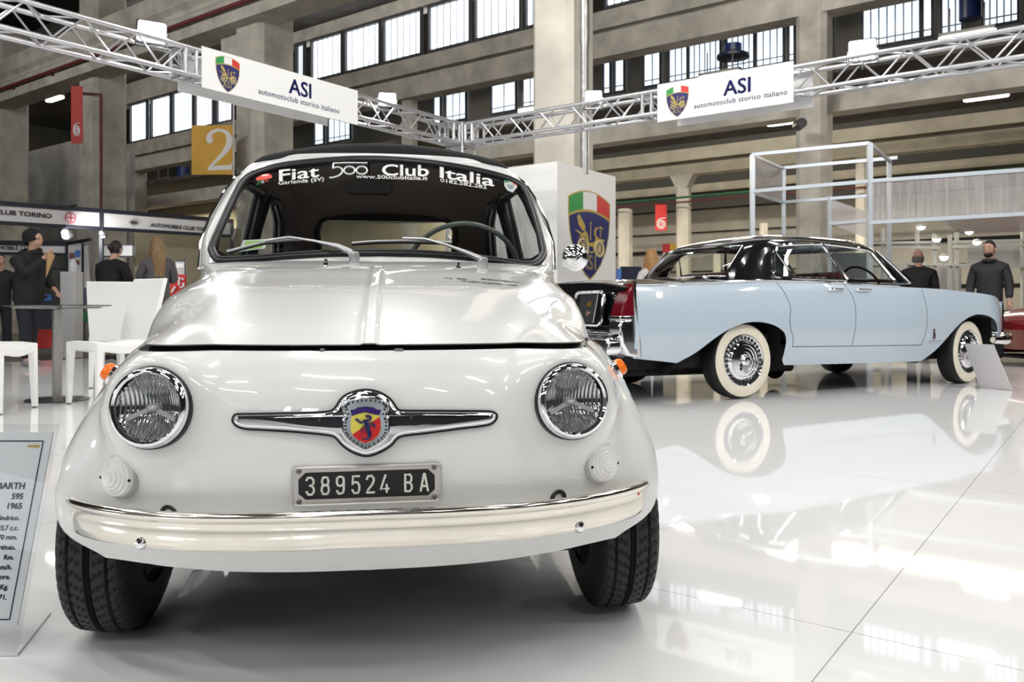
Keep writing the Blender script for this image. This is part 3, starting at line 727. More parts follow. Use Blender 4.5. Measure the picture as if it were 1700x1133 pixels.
# re-spread the first columns so that the bead is finely meshed
BG = subcols([[row[0]]+row[2:] for row in BG])
mb = MB()
under = [BG[0]]+[[p+Vector((0, .004*k+.004*k*k, -.003*(1 if k == 1 else .2))) for p in BG[0]] for k in (1, 2)]
mb.grid(BG); mb.grid(mir(BG)); mb.grid(under); mb.grid(mir(under))
rb = [BG[-1], [p+Vector((0, .004, -.008)) for p in BG[-1]]]; mb.grid(rb); mb.grid(mir(rb))
sd = [[r[-1] for r in BG], [r[-1]+Vector((-.004, .004, -.014)) for r in BG]]; mb.grid(sd); mb.grid(mir(sd))
mb.build('bonnet', paint, car, angle=50, clean=True)
mb = MB(); GP = [[BODY[j][i]-BN[j][i]*OUT*d+Vector((0, .010, 0)) for i in range(IB+2)] for j, d in ((JL-3, .010), (JL, .008), (JB, .008), (JB+4, .008))]
mb.grid(GP); mb.grid(mir(GP)); mb.build('bonnet_seal', rubber, car)  # black strip set behind the bonnet gap to stand for its shade
# bonnet latch and stops seen in the gap
mb = MB()
for px, wd in ((662, .016), (535, .008)):
    p = fhit(px, 583, ybody, .0, -.4); mb.box(p+Vector((0, .004, 0)), (wd, .012, .009))
mb.build('bonnet_stop', mat('zinc', (.25, .25, .25), .5, metal=.6), car)

# ---- greenhouse
def gl(z, xc, tail): return [(xc*f, wsy(xc*f, z), z) for f in (0, .3, .58, .8, .93, 1)]+[(x, y, z) for x, y in tail]
GH = [gl(.857, .50, [(.535, .65), (.565, .73), (.582, .9), (.555, 1.3), (.51, 1.7), (.45, 2.0), (.27, 2.17), (0, 2.22)]),
      gl(.93, .515, [(.55, .72), (.573, .79), (.577, .95), (.54, 1.3), (.495, 1.65), (.43, 1.93), (.26, 2.09), (0, 2.13)]),
      gl(1.0, .51, [(.543, .795), (.564, .855), (.562, 1.0), (.525, 1.3), (.48, 1.6), (.42, 1.86), (.25, 2.01), (0, 2.05)]),
      gl(1.1, .487, [(.518, .90), (.54, .955), (.535, 1.08), (.505, 1.3), (.465, 1.55), (.40, 1.78), (.24, 1.92), (0, 1.96)]),
      gl(1.17, .468, [(.496, .975), (.514, 1.025), (.510, 1.12), (.485, 1.3), (.445, 1.5), (.38, 1.71), (.22, 1.83), (0, 1.87)]),
      gl(1.215, .435, [(.466, 1.01), (.486, 1.05), (.483, 1.13), (.46, 1.3), (.43, 1.48), (.36, 1.65), (.21, 1.75), (0, 1.78)]),
      gl(1.245, .375, [(.42, 1.025), (.445, 1.055), (.450, 1.13), (.43, 1.3), (.40, 1.45), (.32, 1.58), (.18, 1.67), (0, 1.70)]),
      gl(1.268, .28, [(.33, 1.035), (.37, 1.065), (.39, 1.14), (.39, 1.3), (.36, 1.42), (.28, 1.52), (.15, 1.58), (0, 1.6)]),
      [(x*.45, 1.2+(y-1.2)*.5, 1.285) for x, y, z in gl(1.268, .28, [(.33, 1.035), (.37, 1.065), (.39, 1.14), (.39, 1.3), (.36, 1.42), (.28, 1.52), (.15, 1.58), (0, 1.6)])],
      [(x*.02, 1.25+(y-1.25)*.02, 1.29) for x, y, z in gl(1.268, .28, [(.33, 1.035), (.37, 1.065), (.39, 1.14), (.39, 1.3), (.36, 1.42), (.28, 1.52), (.15, 1.58), (0, 1.6)])]]
GH = net(GH, 12, 9); GN = normals(GH)
WS_PX = [(346, 412), (347, 421), (353, 432), (367, 438), (421, 436), (503, 430), (564, 427), (630, 426.5), (701, 428), (782, 434), (823, 439), (874, 446), (894, 442), (906, 429), (907, 413), (898, 376), (886, 338), (874, 311), (859, 299), (833, 289), (782, 277), (701, 264.5), (620, 259.5), (564, 261), (482, 268.5), (442, 277), (417, 286), (399, 299), (387, 319), (367, 362), (352, 395)]
def fws(px, py, off=0): return fhit(px, py, wsy, off, .7)
cx_, cy_ = 629, 350
WS3 = [fws(*p) for p in WS_PX]
def inset(P, d):
    """move a closed polygon inwards by d"""
    n = len(P); out = []; area2 = sum(P[i][0]*P[(i+1) % n][1]-P[(i+1) % n][0]*P[i][1] for i in range(n)); sg = 1 if area2 > 0 else -1
    for i in range(n):
        a, b, c = P[i-1], P[i], P[(i+1) % n]; e = Vector((c[0]-a[0], c[1]-a[1])).normalized(); out.append((b[0]-e.y*d*sg, b[1]+e.x*d*sg))
    return out
WSP = [(p.x, p.z) for p in spline(WS3, 4, True)]
WSQ = inset(WSP, .011); WSG = inset(WSP, .019)
DOORW = [(.86, .905), (1.28, .90), (1.295, .92), (1.295, 1.15), (1.28, 1.165), (1.10, 1.168), (1.02, 1.14), (.95, 1.06)]
QUAR = [(1.37, .905), (1.70, .905), (1.72, .92), (1.64, 1.03), (1.53, 1.12), (1.46, 1.15), (1.38, 1.155), (1.365, 1.14)]
REARW = [(x, z+1.03) for x, z in rrect(.64, .21, .07)]
def opening(p):
    if p.y < .35 + wsy(p.x, p.z) - .2 and abs(p.y-wsy(p.x, p.z)) < .03: return inpoly(p.x, p.z, WSQ)
    if p.y > 1.68 and abs(p.x) < .40: return inpoly(p.x, p.z, REARW)
    return inpoly(p.y, p.z, DOORW) or inpoly(p.y, p.z, QUAR)
def gkeep(G, s):
    def kp(j, i):
        c = (G[j][i]+G[j+1][i]+G[j][i+1]+G[j+1][i+1])/4; return not opening(Vector((c.x*s, c.y, c.z)))
    return kp
OG = 1 if GN[5][3].y < 0 else -1
mb = MB(); mb.grid(GH, keep=gkeep(GH, 1)); mb.grid(mir(GH), keep=gkeep(GH, -1)); mb.build('cabin_shell', paint, car, angle=60, clean=True)
LN = offs(GH, GN, -.022*OG); mb = MB(); mb.grid(LN, keep=gkeep(GH, 1)); mb.grid(mir(LN), keep=gkeep(GH, -1)); mb.build('headliner', cabin, car, clean=True)
def ring3(P, fn, r, name, m=rubber, n=10, flat_=None):
    mb = MB(); mb.tube([fn(*p) for p in P], r, n, closed=True); return mb.build(name, m, car)
glass_ws = glass('windscreen_glass', (.93, .95, .94), .0, .8)
# windscreen: black rubber seal in two beads, and the pane
mb = MB()
for dd, r in ((.008, .0085), (.0175, .0075)):
    mb.tube([Vector((x, wsy(x, z)-.004, z)) for x, z in inset(WSP, dd)], r, 8, closed=True)
seal = mb.build('windscreen_seal', rubber, car)
NXg, NZg = 60, 40
xs = [-.54+1.08*i/NXg for i in range(NXg+1)]; zs = [.83+.43*j/NZg for j in range(NZg+1)]
GG = []
for z in zs:
    row = []
    for x in xs:
        q = (x, z)
        if not inpoly(x, z, WSG): q = nearest(x, z, WSG)
        row.append(Vector((q[0], wsy(*q), q[1])))
    GG.append(row)
mb = MB(); mb.grid(GG, keep=lambda j, i: any(inpoly(xs[a], zs[b], WSG) for a in (i, i+1) for b in (j, j+1)))
mb.build('windscreen', glass_ws, car, angle=80, clean=True)
def xside(y, z, s):
    best = min((abs(p.y-y)+abs(p.z-z), p.x) for row in GH[::2] for p in row[4*12:12*12:2]); return best[1]*s
for s in (-1, 1):
    for P, nm in ((DOORW, 'door_window'), (QUAR, 'quarter_window')):
        Q = [Vector((xside(y, z, s), y, z)) for y, z in [(p.x, p.y) for p in spline(P, 2, True)]]
        mb = MB(); mb.tube(Q, .012, 8, closed=True); sl = mb.build(nm+'_seal', rubber, car)
        mb = MB(); mb.tube([p+Vector((-.022*s, 0, 0)) for p in Q], .0155, 8, closed=True); mb.build('inner_trim', rubber, sl)
        mb = MB(); c = sum(Q, Vector())/len(Q); mb.add(Q+[c], [(i, (i+1) % len(Q), len(Q)) for i in range(len(Q))]); mb.build(nm, glass('side_glass', (.86, .88, .87), 0, 1.0), car)
def yrear(x, z): return min((abs(p.x-abs(x))+abs(p.z-z), p.y) for row in GH for p in row[11*12:])[1]
Q = [Vector((x, yrear(x, z), z)) for x, z in REARW]
mb = MB(); mb.tube(Q, .015, 8, closed=True); rsl = mb.build('rear_window_seal', rubber, car)
mb = MB(); mb.tube([p+Vector((0, -.022, 0)) for p in Q], .019, 8, closed=True); mb.build('inner_trim', rubber, rsl)
mb = MB(); c = sum(Q, Vector())/len(Q); mb.add(Q+[c], [(i, (i+1) % len(Q), len(Q)) for i in range(len(Q))]); mb.build('rear_window', glass('side_glass'), car)
# black fabric roof
fab = mat('black_roof_fabric', (.010, .010, .013), .7, bump=.3, bscale=200)
def roofz(x, y): return 1.337-.27*x*x-.60*(max(0, 1.22-y))**2-.3*max(0, y-1.3)**2-.35*max(0, abs(x)-.36)**2
mb = MB(); RX = [-.452+.904*i/40 for i in range(41)]; RY = [.985, .995, 1.02, 1.1, 1.2, 1.3, 1.4, 1.5, 1.56]
top = [[Vector((x, y+.16*x*x*(1 if y < 1.2 else .2), roofz(x, y)+(-.012 if k in (0, 8) else 0)-(.010 if abs(x) > .44 else 0))) for x in RX] for k, y in enumerate(RY)]
bot = [[p+Vector((0, .004 if k == 0 else 0, -.028)) for p in r] for k, r in enumerate(top)]
mb.grid(top); mb.grid(bot); mb.grid([top[0], bot[0]]); mb.grid([top[-1], bot[-1]])
for i in (0, -1): mb.grid([[r[i] for r in top], [r[i] for r in bot]])
mb.build('fabric_roof', fab, car, angle=60, clean=True)
# chrome rain gutters along the pillars
for s in (-1, 1):
    mb = MB(); mb.tube([Vector((x*s, y, z)) for x, y, z in ((.572, .735, .845), (.580, .80, .94), (.570, .87, 1.02), (.548, .965, 1.11), (.520, 1.04, 1.18), (.503, 1.14, 1.222), (.503, 1.4, 1.222), (.47, 1.56, 1.19))], .006, 8); mb.build('rain_gutter', chrome, car)
# belt-line door handles
for s in (-1, 1):
    mb = MB(); mb.tube([(.60*s, 1.02, .80), (.635*s, 1.03, .80), (.635*s, 1.14, .80)], .009, 8); mb.build('door_handle', chrome, car)

# ---- cabin
mb = MB(); D = spline([(-.50, .64, .855), (-.3, .56, .862), (0, .53, .864), (.3, .56, .862), (.50, .64, .855)], 6)
mb.grid([[p for p in D], [p+Vector((0, .10, .004)) for p in D], [p+Vector((0, .17, -.04)) for p in D], [p+Vector((0, .17, -.25)) for p in D]]); mb.build('dashboard', blk, car)
mb = MB(); mb.box((0, 1.3, .25), (1.1, 1.9, .04)); mb.box((0, .56, .45), (.92, .03, .66)); mb.build('cabin_floor', blk, car)
seatm = mat('dark_red_seat', (.05, .016, .014), .6)
for s in (-1, 1):
    mb = MB(); mb.prism(rrect(.44, .42, .08), Matrix.Translation((.27*s, 1.12, .40)), .12)
    Mb = frame((.27*s, 1.36, .66), (1, 0, 0), (0, .25, 1)); mb.prism(rrect(.44, .5, .09), Mb, .1); mb.build('seat', seatm, car, bevel=.02)
mb = MB(); mb.prism(rrect(1.0, .42, .08), frame((0, 1.82, .72), (1, 0, 0), (0, .3, 1)), .1); mb.build('rear_seat', seatm, car)
mb = MB(); cst = fat(768, 420, .98); cst.z = .845; Mt = frame(cst, (1, 0, 0), (0, -.55, .84)); rr = .20
mb.tube([Mt @ Vector((rr*math.cos(R(k*7.5)), rr*math.sin(R(k*7.5)), 0)) for k in range(48)], .0095, 8, closed=True)
sw = mb.build('steering_wheel', mat('grey_green_rim', (.16, .18, .165), .3), car)
mb = MB(); mb.tube([Mt @ Vector((-rr, 0, 0)), Mt @ Vector((0, -.02, -.02)), Mt @ Vector((rr, 0, 0))], .009, 8); mb.sphere(Mt @ Vector((0, -.02, -.02)), .035); mb.tube([Mt @ Vector((0, -.02, -.02)), Mt @ Vector((0, -.05, .40))], .018, 8); mb.build('spoke', chrome, sw)
mb = MB(); p = fat(612, 312, .98); mb.prism(rrect(.17, .055, .025), frame(p, (1, 0, 0), (0, .1, 1)), .02); im = mb.build('interior_mirror', blk, car, bevel=.005)
mb = MB(); mb.tube([p+Vector((0, 0, .02)), p+Vector((0, -.02, .09))], .006, 6); mb.build('mirror_stalk', blk, im)

# ---- windscreen stickers
stick = mat('white_sticker', (.85, .85, .85), .5); stickg = mat('green_sticker', (.02, .22, .07), .5); stickr = mat('red_sticker', (.70, .05, .03), .5)
def ws_text(mb, s, p0, p1, h, bold=0.0, sx=1.0):
    vs, fs = text2d(s, 1.0, bold, 'LEFT', sx=sx)
    x0 = min(v[0] for v in vs); x1 = max(v[0] for v in vs); k = (math.hypot(p1[0]-p0[0], p1[1]-p0[1]))/(x1-x0)
    dx, dy = p1[0]-p0[0], p1[1]-p0[1]; cap = .69
    def fn(x, y):
        u = (x-x0)/(x1-x0); return fws(p0[0]+dx*u, p0[1]+dy*u-y/cap*h, .004)
    mb.add([fn(x, y) for x, y in vs], fs)
mb = MB()
ws_text(mb, 'Fiat', (463, 300.5), (530, 293), 18, .018); ws_text(mb, 'Garlenda (SV)', (462, 307), (538, 300), 6.2, .02)
ws_text(mb, 'Club', (634, 291), (712, 292.5), 18, .018); ws_text(mb, 'www.500clubItalia.it', (591, 295.8), (710, 299), 6.2, .02)
ws_text(mb, 'Italia', (730, 294.5), (821, 309.5), 17.5, .018); ws_text(mb, '0182.582.282', (731, 301.8), (808, 313.8), 5.6, .02)
# the stretched 500 figure
def px_tube(mb, P, r, closed=False, off=.004): mb.tube([fws(x, y, off) for x, y in P], r, 6, closed=closed)
px_tube(mb, [(553, 271.2), (575, 270.4), (610, 270.6)], .0028); px_tube(mb, [(553.5, 272), (552.5, 279.5)], .003)
px_tube(mb, [(p.x, p.y) for p in spline([(552.5, 279.5), (560, 277.5), (567, 280), (568, 286), (562, 292), (552, 295), (547, 295)], 4)], .003)
for cxp in (580, 600.5): px_tube(mb, [(cxp+9*math.cos(R(k*18)), 283+6.4*math.sin(R(k*18))) for k in range(20)], .0029, True)
mb.build('club_sticker', stick, car, smooth=False)
def px_poly(mb, P, off=.004): mb.add([fws(x, y, off) for x, y in P], [tuple(range(len(P)))])
mb = MB(); px_poly(mb, [(424.5, 296), (431, 292), (436, 289.5), (446, 288), (450, 290.5), (452, 293), (450, 296), (436, 299), (426, 299.5)]); mb.build('car_sticker', stickr, car, smooth=False)
mb = MB(); px_poly(mb, [(433, 293), (437, 290.3), (445, 289.6), (446, 291.5)], .0045); mb.build('car_sticker', stick, car, smooth=False)
mb = MB(); px_tube(mb, [(438.5, 303), (435.5, 304), (434, 302), (437, 300.8)], .0018, True); mb.build('figure_sticker', stick, car)
mb = MB(); px_tube(mb, [(433, 299.5), (428, 301), (432, 303.5), (425, 307.5)], .0018); mb.build('figure_sticker', stickg, car)
mb = MB(); px_tube(mb, [(444, 301.5), (440.5, 301.5), (441, 299.3), (444.5, 299)], .0018, True); mb.build('figure_sticker', stickr, car)
for P, m_, o_ in (([(837, 299), (848, 300), (859, 303.5), (858, 312), (851, 320), (842, 316), (837, 308)], mat('pale_sticker', (.5, .55, .52), .5), .004), ([(837, 299), (844, 299.6), (844, 303), (838, 303)], stickg, .0045), ([(852, 301.5), (859, 303.5), (858.5, 308), (852, 306)], stickr, .0045), ([(841, 306), (853, 308), (851, 315), (844, 313)], mat('grey_sticker', (.2, .25, .3), .5), .0045)):
    mb = MB(); px_poly(mb, P, o_); mb.build('shield_sticker', m_, car, smooth=False)
# ---- wipers and washer jets
wipm = mat('satin_wiper_metal', (.62, .62, .63), .33, metal=.75)
def wiper(arm, head, blade, pivot):
    mb = MB(); q = fhit(pivot[0], pivot[1], ybody, .0, .45); tip = fws(arm[0][0], arm[0][1], .035)
    mb.lathe([(0, .03), (.012, .03), (.015, .022), (.015, 0)], frame(q, (1, 0, 0), (0, .9, .2)), 16)
    wa = mb.build('wiper_arm', wipm, car); mb = MB()
    A_ = [fws(x, y, o) for x, y, o in arm]; mb.tube(A_, [.0105, .0095, .0075, .0042, .004, .004][:len(A_)], 8); mb.build('wiper_rod', wipm, wa)
    mb = MB(); mb.tube([fws(x, y, .022) for x, y in blade], .0045, 6); mb.build('wiper_blade', wipm, wa)
    mb = MB(); mb.tube([fws(x, y+3, .012) for x, y in blade], .0035, 6); mb.build('wiper_rubber', rubber, wa)
wiper([(588, 428, .040), (581, 418, .045), (562, 409, .045), (520, 400, .04), (480, 394, .035), (440, 400, .03)], None, [(377, 418), (410, 409), (440, 402), (475, 399), (500, 398)], (588, 436))
wiper([(806, 438, .040), (797, 430, .045), (778, 421, .045), (742, 407, .04), (705, 397, .035), (668, 396, .03)], None, [(584, 404), (620, 401), (668, 400), (710, 401), (750, 403)], (801, 445))
for px, py in ((541, 438), (761, 444)):
    mb = MB(); q = fhit(px, py+2, ybody, 0, .4); mb.lathe([(0, .016), (.004, .016), (.0045, .008), (.007, .007), (.007, -.004)], Matrix.Translation(q), 10); mb.build('washer_jet', chrome, car)
# ---- wing mirror (right of picture)
mb = MB(); q = fat(958, 427, .60); Mm = frame(q, (.98, .15, .05), (0, .05, 1)); mb.lathe([(0, .022), (.018, .019), (.034, .008), (.042, -.006), (.044, -.018), (.040, -.022)], Mm @ Matrix.Rotation(math.pi, 4, 'X') @ Matrix.Rotation(math.pi, 4, 'X'), 28)
wm = mb.build('wing_mirror', chrome, car)
mb = MB(); mb.tube([fat(936, 438.5, .64), fat(955, 432, .60)+Vector((0, -.028, 0)), q+Vector((.008, -.03, 0))], [.004, .004, .006], 8); mb.sphere(fat(936, 438.5, .65), .009); mb.build('mirror_stalk', chrome, wm)

# ---- headlights
lensm = mat('headlight_glass', (1, 1, 1), .03, trans=1, ior=1.3); refl = mat('reflector', (.66, .66, .68), .05, metal=1)
for s in (-1, 1):
    M = frame((HLX*s, hl_plane(HLX)-.004, HLZ), Vector((1, .20*s, 0)), (0, .10, 1))
    k = HLR/.080
    mb = MB(); mb.lathe([(.066*k, .012), (.070*k, .016), (.075*k, .014), (.079*k, .007), (.0805*k, -.004), (.080*k, -.02)], M, 48); rim = mb.build('headlight_rim', chrome, car)
    mb = MB(); mb.lathe([(.079*k, .003), (.0820*k, .000), (.0825*k, -.008), (.0825*k, -.03)], M, 48); mb.build('headlight_gasket', rubber, rim)
    # fluted lens: vertical ribs modelled in the pane
    mb = MB(); n = 110; P = []
    for j in range(n+1):
        row = []
        for i in range(n+1):
            u, v = -1+2*i/n, -1+2*j/n; m_ = max(abs(u), abs(v)); L = math.hypot(u, v) or 1; x, y = u/L*m_*.0665*k, v/L*m_*.0665*k
            h = .018-.013*(m_*m_)+(.0007*math.sin(x*1050) if m_ < .93 else 0)*(1 if (abs(y) > .012 or abs(x) > .02) else .1)
            row.append(M @ Vector((x, y, h)))
        P.append(row)
    mb.grid(P); mb.build('headlight_lens', glass('lens_glass', (.95, .96, .96), .01, 1.1), rim, angle=80)
    mb = MB(); P = []; n = 110
    for j in range(n+1):
        row = []
        for i in range(n+1):
            u, v = -1+2*i/n, -1+2*j/n; m_ = max(abs(u), abs(v)); L = math.hypot(u, v) or 1; x, y = u/L*m_*.066*k, v/L*m_*.066*k
            row.append(M @ Vector((x, y, -.040+.044*m_**2.0+(.0011*math.sin(x*1080)*min(1, m_*2)*(1 if m_ < .96 else 0)))))
        P.append(row)
    mb.grid(P); mb.build('reflector', refl, rim, angle=80)
    mb = MB(); mb.sphere(M @ Vector((0, 0, -.016)), (.015, .015, .008)); 
    for a in (205, 335): mb.bar(M @ Vector((0, 0, -.012)), M @ Vector((.055*k*math.cos(R(a)), .055*k*math.sin(R(a)), -.004)), .003, .008)
    mb.build('bulb_shield', mat('bulb_grey', (.55, .55, .56), .3, metal=.5), rim)
    # round clear sidelights
    pl = fhit(203, 790, ybody, .0, -.33) if s < 0 else fhit(995, 768, ybody, .0, -.33)
    Ms = frame(pl, Vector((1, .62*s, 0)), (0, .06, 1))
    mb = MB(); mb.lathe([(.043, -.012), (.043, .004), (.039, .009)], Ms, 32); bs_ = mb.build('sidelight_gasket', mat('grey_rubber', (.52, .51, .50), .5), car)
    mb = MB(); mb.lathe([(.039, .006), (.0385, .011), (.035, .017), (.031, .018), (.029, .021), (.025, .022), (.023, .025), (.018, .026), (.016, .029), (.010, .030), (.008, .032), (0, .033)], Ms, 36)
    mb.build('sidelight_lens', mat('clear_sidelight', (.96, .955, .945), .1, trans=.12, ior=1.3, coat=.8), bs_, angle=25)
    mb = MB()
    for dx in (-.036, .036): mb.sphere(Ms @ Vector((dx, -.004, .016)), .003, 8, 6)
    mb.build('screw', blk, bs_)
    # orange side repeaters
    pr = fhit(180, 617, ybody, 0, -.05) if s < 0 else fhit(1028, 617, ybody, 0, -.05)
    pr = Vector((.580*s, -.03, .572))
    Mo = frame(pr, (0, 1, 0), (-.55*s, 0, 1)) if s > 0 else frame(pr, (0, -1, 0), (.55, 0, 1))
    mb = MB(); mb.prism(rrect(.056, .046, .016), Mo @ Matrix.Translation((0, 0, -.012)), .012); rp = mb.build('repeater_base', chrome, car)
    mb = MB(); mb.lathe([(.020, .0), (.0195, .013), (.016, .019), (0, .021)], Mo @ Matrix.Diagonal((1.3, 1.05, 1, 1)), 20); mb.build('repeater_lens', mat('orange_lens', (.85, .16, .01), .15, emit=.15, ecol=(.9, .2, .02)), rp)

# ---- badge with wings
def bdy(x, z): return -.496+.50*x*x+.20*(z-.52)
def badge(P, d0, d1, name, m, parent, dome=0, k=None):
    """P in photo pixels, from height d0 to d1 above the badge surface, edge rounded by dome"""
    n = len(P); lv = [(P, d0), (P, d1-dome*.35)] if dome else [(P, d0), (P, d1)]
    if dome:
        lv = [(P, d0), (P, d1-dome*.8)]+[(inset(P, dome*q), d1+dome*e) for q, e in ((180, -.3), (420, .1), (700, .35), (980, .48))]
    vs = []; 
    for Q, d in lv: vs += [fhit(x, y, bdy, d, -.49) for x, y in Q]
    fs = [(j*n+i, j*n+(i+1) % n, (j+1)*n+(i+1) % n, (j+1)*n+i) for j in range(len(lv)-1) for i in range(n)]
    fs.append(tuple(range((len(lv)-1)*n, len(lv)*n)))
    mb = MB(); mb.add(vs, fs); return mb.build(name, m, parent, angle=35)
def z1(P): return [(380+x/3.696, 630+y/3.696) for x, y in P]
def z2(P): return [(540+x/7.08, 620+y/7.08) for x, y in P]
OUTL = z1([(14, 250), (24, 222), (50, 208), (150, 206), (300, 203), (480, 199), (580, 194), (630, 184), (655, 158), (680, 118), (715, 90), (770, 68), (840, 57), (910, 68), (962, 92), (1000, 122), (1022, 152), (1042, 180), (1075, 186), (1200, 187), (1400, 188), (1580, 190), (1625, 196), (1650, 214), (1650, 240), (1630, 268), (1580, 290), (1400, 313), (1200, 340), (1080, 354), (1035, 372), (1000, 412), (925, 458), (840, 480), (755, 455), (690, 410), (650, 366), (600, 350), (400, 330), (200, 318), (100, 312), (45, 295), (22, 272)])
def rnd(P, n=3): return [(p.x, p.y) for p in spline(P, n, True)]
OUTL = rnd(OUTL)
bg = badge(OUTL, -.012, .004, 'badge_gasket', rubber, car)
cw = badge(inset(OUTL, 2.9), .000, .009, 'badge_wing', chrome, bg, dome=.006)
SH = z2([(190, 370), (225, 335), (260, 310), (370, 278), (480, 268), (600, 278), (700, 310), (735, 335), (765, 365), (758, 420), (732, 480), (758, 530), (768, 620), (752, 720), (700, 800), (600, 870), (475, 925), (350, 870), (260, 800), (202, 720), (187, 620), (197, 535), (218, 480), (194, 420)])
SH = rnd(SH)
badge(SH, .008, .017, 'badge_shield', chrome, bg, dome=.003)
RG = inset(SH, 5.0); badge(inset(SH, 3.6), .016, .0185, 'badge_ring', chrome_r, bg)
RP = spline([(x, y) for x, y in inset(SH, 7.2)], 2, True); mb = MB()
for k in range(0, len(RP), 3):
    p = RP[k]; q = fhit(p.x, p.y, bdy, .0188, -.49); t_ = (RP[(k+1) % len(RP)]-RP[k-1]).normalized()
    mb.box(q, (.0030 if abs(t_.x) > .5 else .0042, .0012, .0042 if abs(t_.x) > .5 else .0030))
mb.build('badge_tile', mat('dark_enamel', (.03, .03, .03), .3), bg)
INS = z2([(295, 432), (335, 428), (380, 402), (475, 390), (570, 402), (610, 428), (657, 428), (640, 470), (638, 510), (652, 580), (652, 660), (622, 730), (560, 785), (475, 822), (390, 790), (330, 740), (303, 680), (298, 600), (308, 510), (305, 470)])
INS = rnd(INS)
badge(INS, .016, .0200, 'badge_field', mat('yellow_enamel', (.75, .66, .10), .25, coat=1), bg)
badge(z2([(320, 718), (640, 513), (638, 510), (652, 580), (652, 660), (622, 730), (560, 785), (475, 822), (390, 790), (335, 745)]), .019, .0206, 'badge_field', mat('red_enamel', (.60, .02, .02), .25, coat=1), bg)
badge(z2([(295, 432), (335, 428), (380, 402), (475, 390), (570, 402), (610, 428), (657, 428), (637, 494), (560, 482), (475, 460), (400, 474), (310, 502)]), .019, .0206, 'badge_field', mat('blue_enamel', (.03, .01, .13), .25, coat=1), bg)
mb = MB(); ink = mat('navy_enamel', (.012, .014, .09), .3)
def ln(P, r): mb.tube([fhit(x, y, bdy, .0208, -.49) for x, y in [(p.x, p.y) for p in spline(z2(P), 4)]], r, 6)
ln([(475, 545), (485, 590), (500, 650), (515, 700), (520, 740), (500, 768), (460, 775), (410, 748)], [.0042+.0014*math.sin(k/8)-(.0035*k/28) for k in range(29)])
ln([(460, 560), (425, 580), (395, 565), (365, 535)], .0022); ln([(385, 555), (350, 545)], .0014); ln([(500, 545), (530, 540), (528, 510), (505, 500)], .0022); ln([(505, 500), (470, 495)], .0014); ln([(515, 505), (480, 515)], .0012)
for k in range(4): ln([(480+k*8, 600+k*22), (440+k*4, 625+k*24), (410+k*6, 665+k*18)], .0006); ln([(510, 580+k*18), (550, 575+k*14), (590, 610+k*12)], .0006)
mb.build('badge_scorpion', ink, bg)
mb = MB()
for x, y in ((555, 252), (1605, 237), (1120, 237)):
    px, py = z1([(x, y)])[0]; q = fhit(px, py, bdy, .0125, -.49); mb.sphere(q, (.0028, .0014, .0028), 10, 6)
mb.build('badge_rivet', mat('dark_rivet', (.08, .08, .08), .4, metal=.6), bg)

# ---- number plate
PZ, PY = .4062, -.4935
M = frame((0, PY, PZ), (1, 0, 0), (0, 0, 1)) @ Matrix.Rotation(R(.3), 4, 'Z')
alup = mat('plate_aluminium', (.62, .60, .58), .32, metal=.9)
mb = MB(); mb.prism(rrect(.262, .071, .008), M @ Matrix.Translation((0, 0, -.004)), .007); pl = mb.build('number_plate', alup, car, bevel=.0012)
mb = MB(); mb.tube([M @ Vector((x, y, .0035)) for x, y in rrect(.256, .065, .007)], .0018, 6, closed=True); mb.build('plate_rim', alup, pl)
oc = [(-.119, .013), (-.107, .0245), (.107, .0245), (.119, .013), (.119, -.012), (.107, -.0225), (-.107, -.0225), (-.119, -.012)]
mb = MB(); mb.prism(oc, M @ Matrix.Translation((0, 0, .002)), .0022); mb.build('plate_field', mat('plate_black', (.010, .010, .011), .45), pl)
GL = {'3': [[(-.8, .72), (-.45, 1), (.35, 1), (.8, .7), (.8, .35), (.4, .05), (.0, .05)], [(.4, .05), (.85, -.3), (.85, -.7), (.4, -1), (-.4, -1), (-.8, -.68)]],
      '8': [[(0, .08), (-.6, .15), (-.75, .55), (-.5, .95), (0, 1), (.5, .95), (.75, .55), (.6, .15), (0, .08)], [(0, .08), (-.7, -.1), (-.85, -.55), (-.5, -.98), (0, -1), (.5, -.98), (.85, -.55), (.7, -.1), (0, .08)]],
      '9': [[(.8, .4), (.7, .85), (.3, 1), (-.3, 1), (-.75, .8), (-.8, .4), (-.6, 0), (-.1, -.1), (.5, .0), (.8, .35)], [(.8, .5), (.8, -.5), (.6, -.9), (.2, -1), (-.4, -1), (-.75, -.7)]],
      '5': [[(.75, 1), (-.65, 1), (-.75, .1), (-.3, .3), (.4, .25), (.8, -.1), (.8, -.6), (.45, -1), (-.4, -1), (-.8, -.65)]],
      '2': [[(-.8, .65), (-.5, .98), (.3, 1), (.8, .7), (.8, .35), (.3, -.15), (-.5, -.65), (-.8, -1), (.85, -1)]],
      '4': [[(.15, 1), (-.85, -.6), (.85, -.6)], [(.45, -.15), (.45, -1)]],
      'B': [[(-.75, -1), (-.75, 1), (.35, 1), (.75, .75), (.75, .3), (.4, .05), (-.75, .05)], [(.4, .05), (.85, -.3), (.85, -.7), (.4, -1), (-.75, -1)]],
      'A': [[(-.85, -1), (-.1, 1), (.1, 1), (.85, -1)], [(-.6, -.45), (.6, -.45)]]}
lett = mat('plate_white', (.78, .77, .72), .45)
for ch, cx, wd in zip('389524BA', (230, 390, 550, 715, 870, 1025, 1280, 1455), (.0075, .0075, .0075, .0075, .0075, .0078, .0072, .0075)):
    x0 = (cx-838)/1585*.258; mb = MB()
    for st in GL[ch]:
        Q = [M @ Vector((x0+u*wd, v*.0148+.001, .0046)) for u, v in st]; mb.tube(Q, .0021, 8); [mb.sphere(p, .0021, 8, 6) for p in Q]
    mb.build('plate_character', lett, pl)
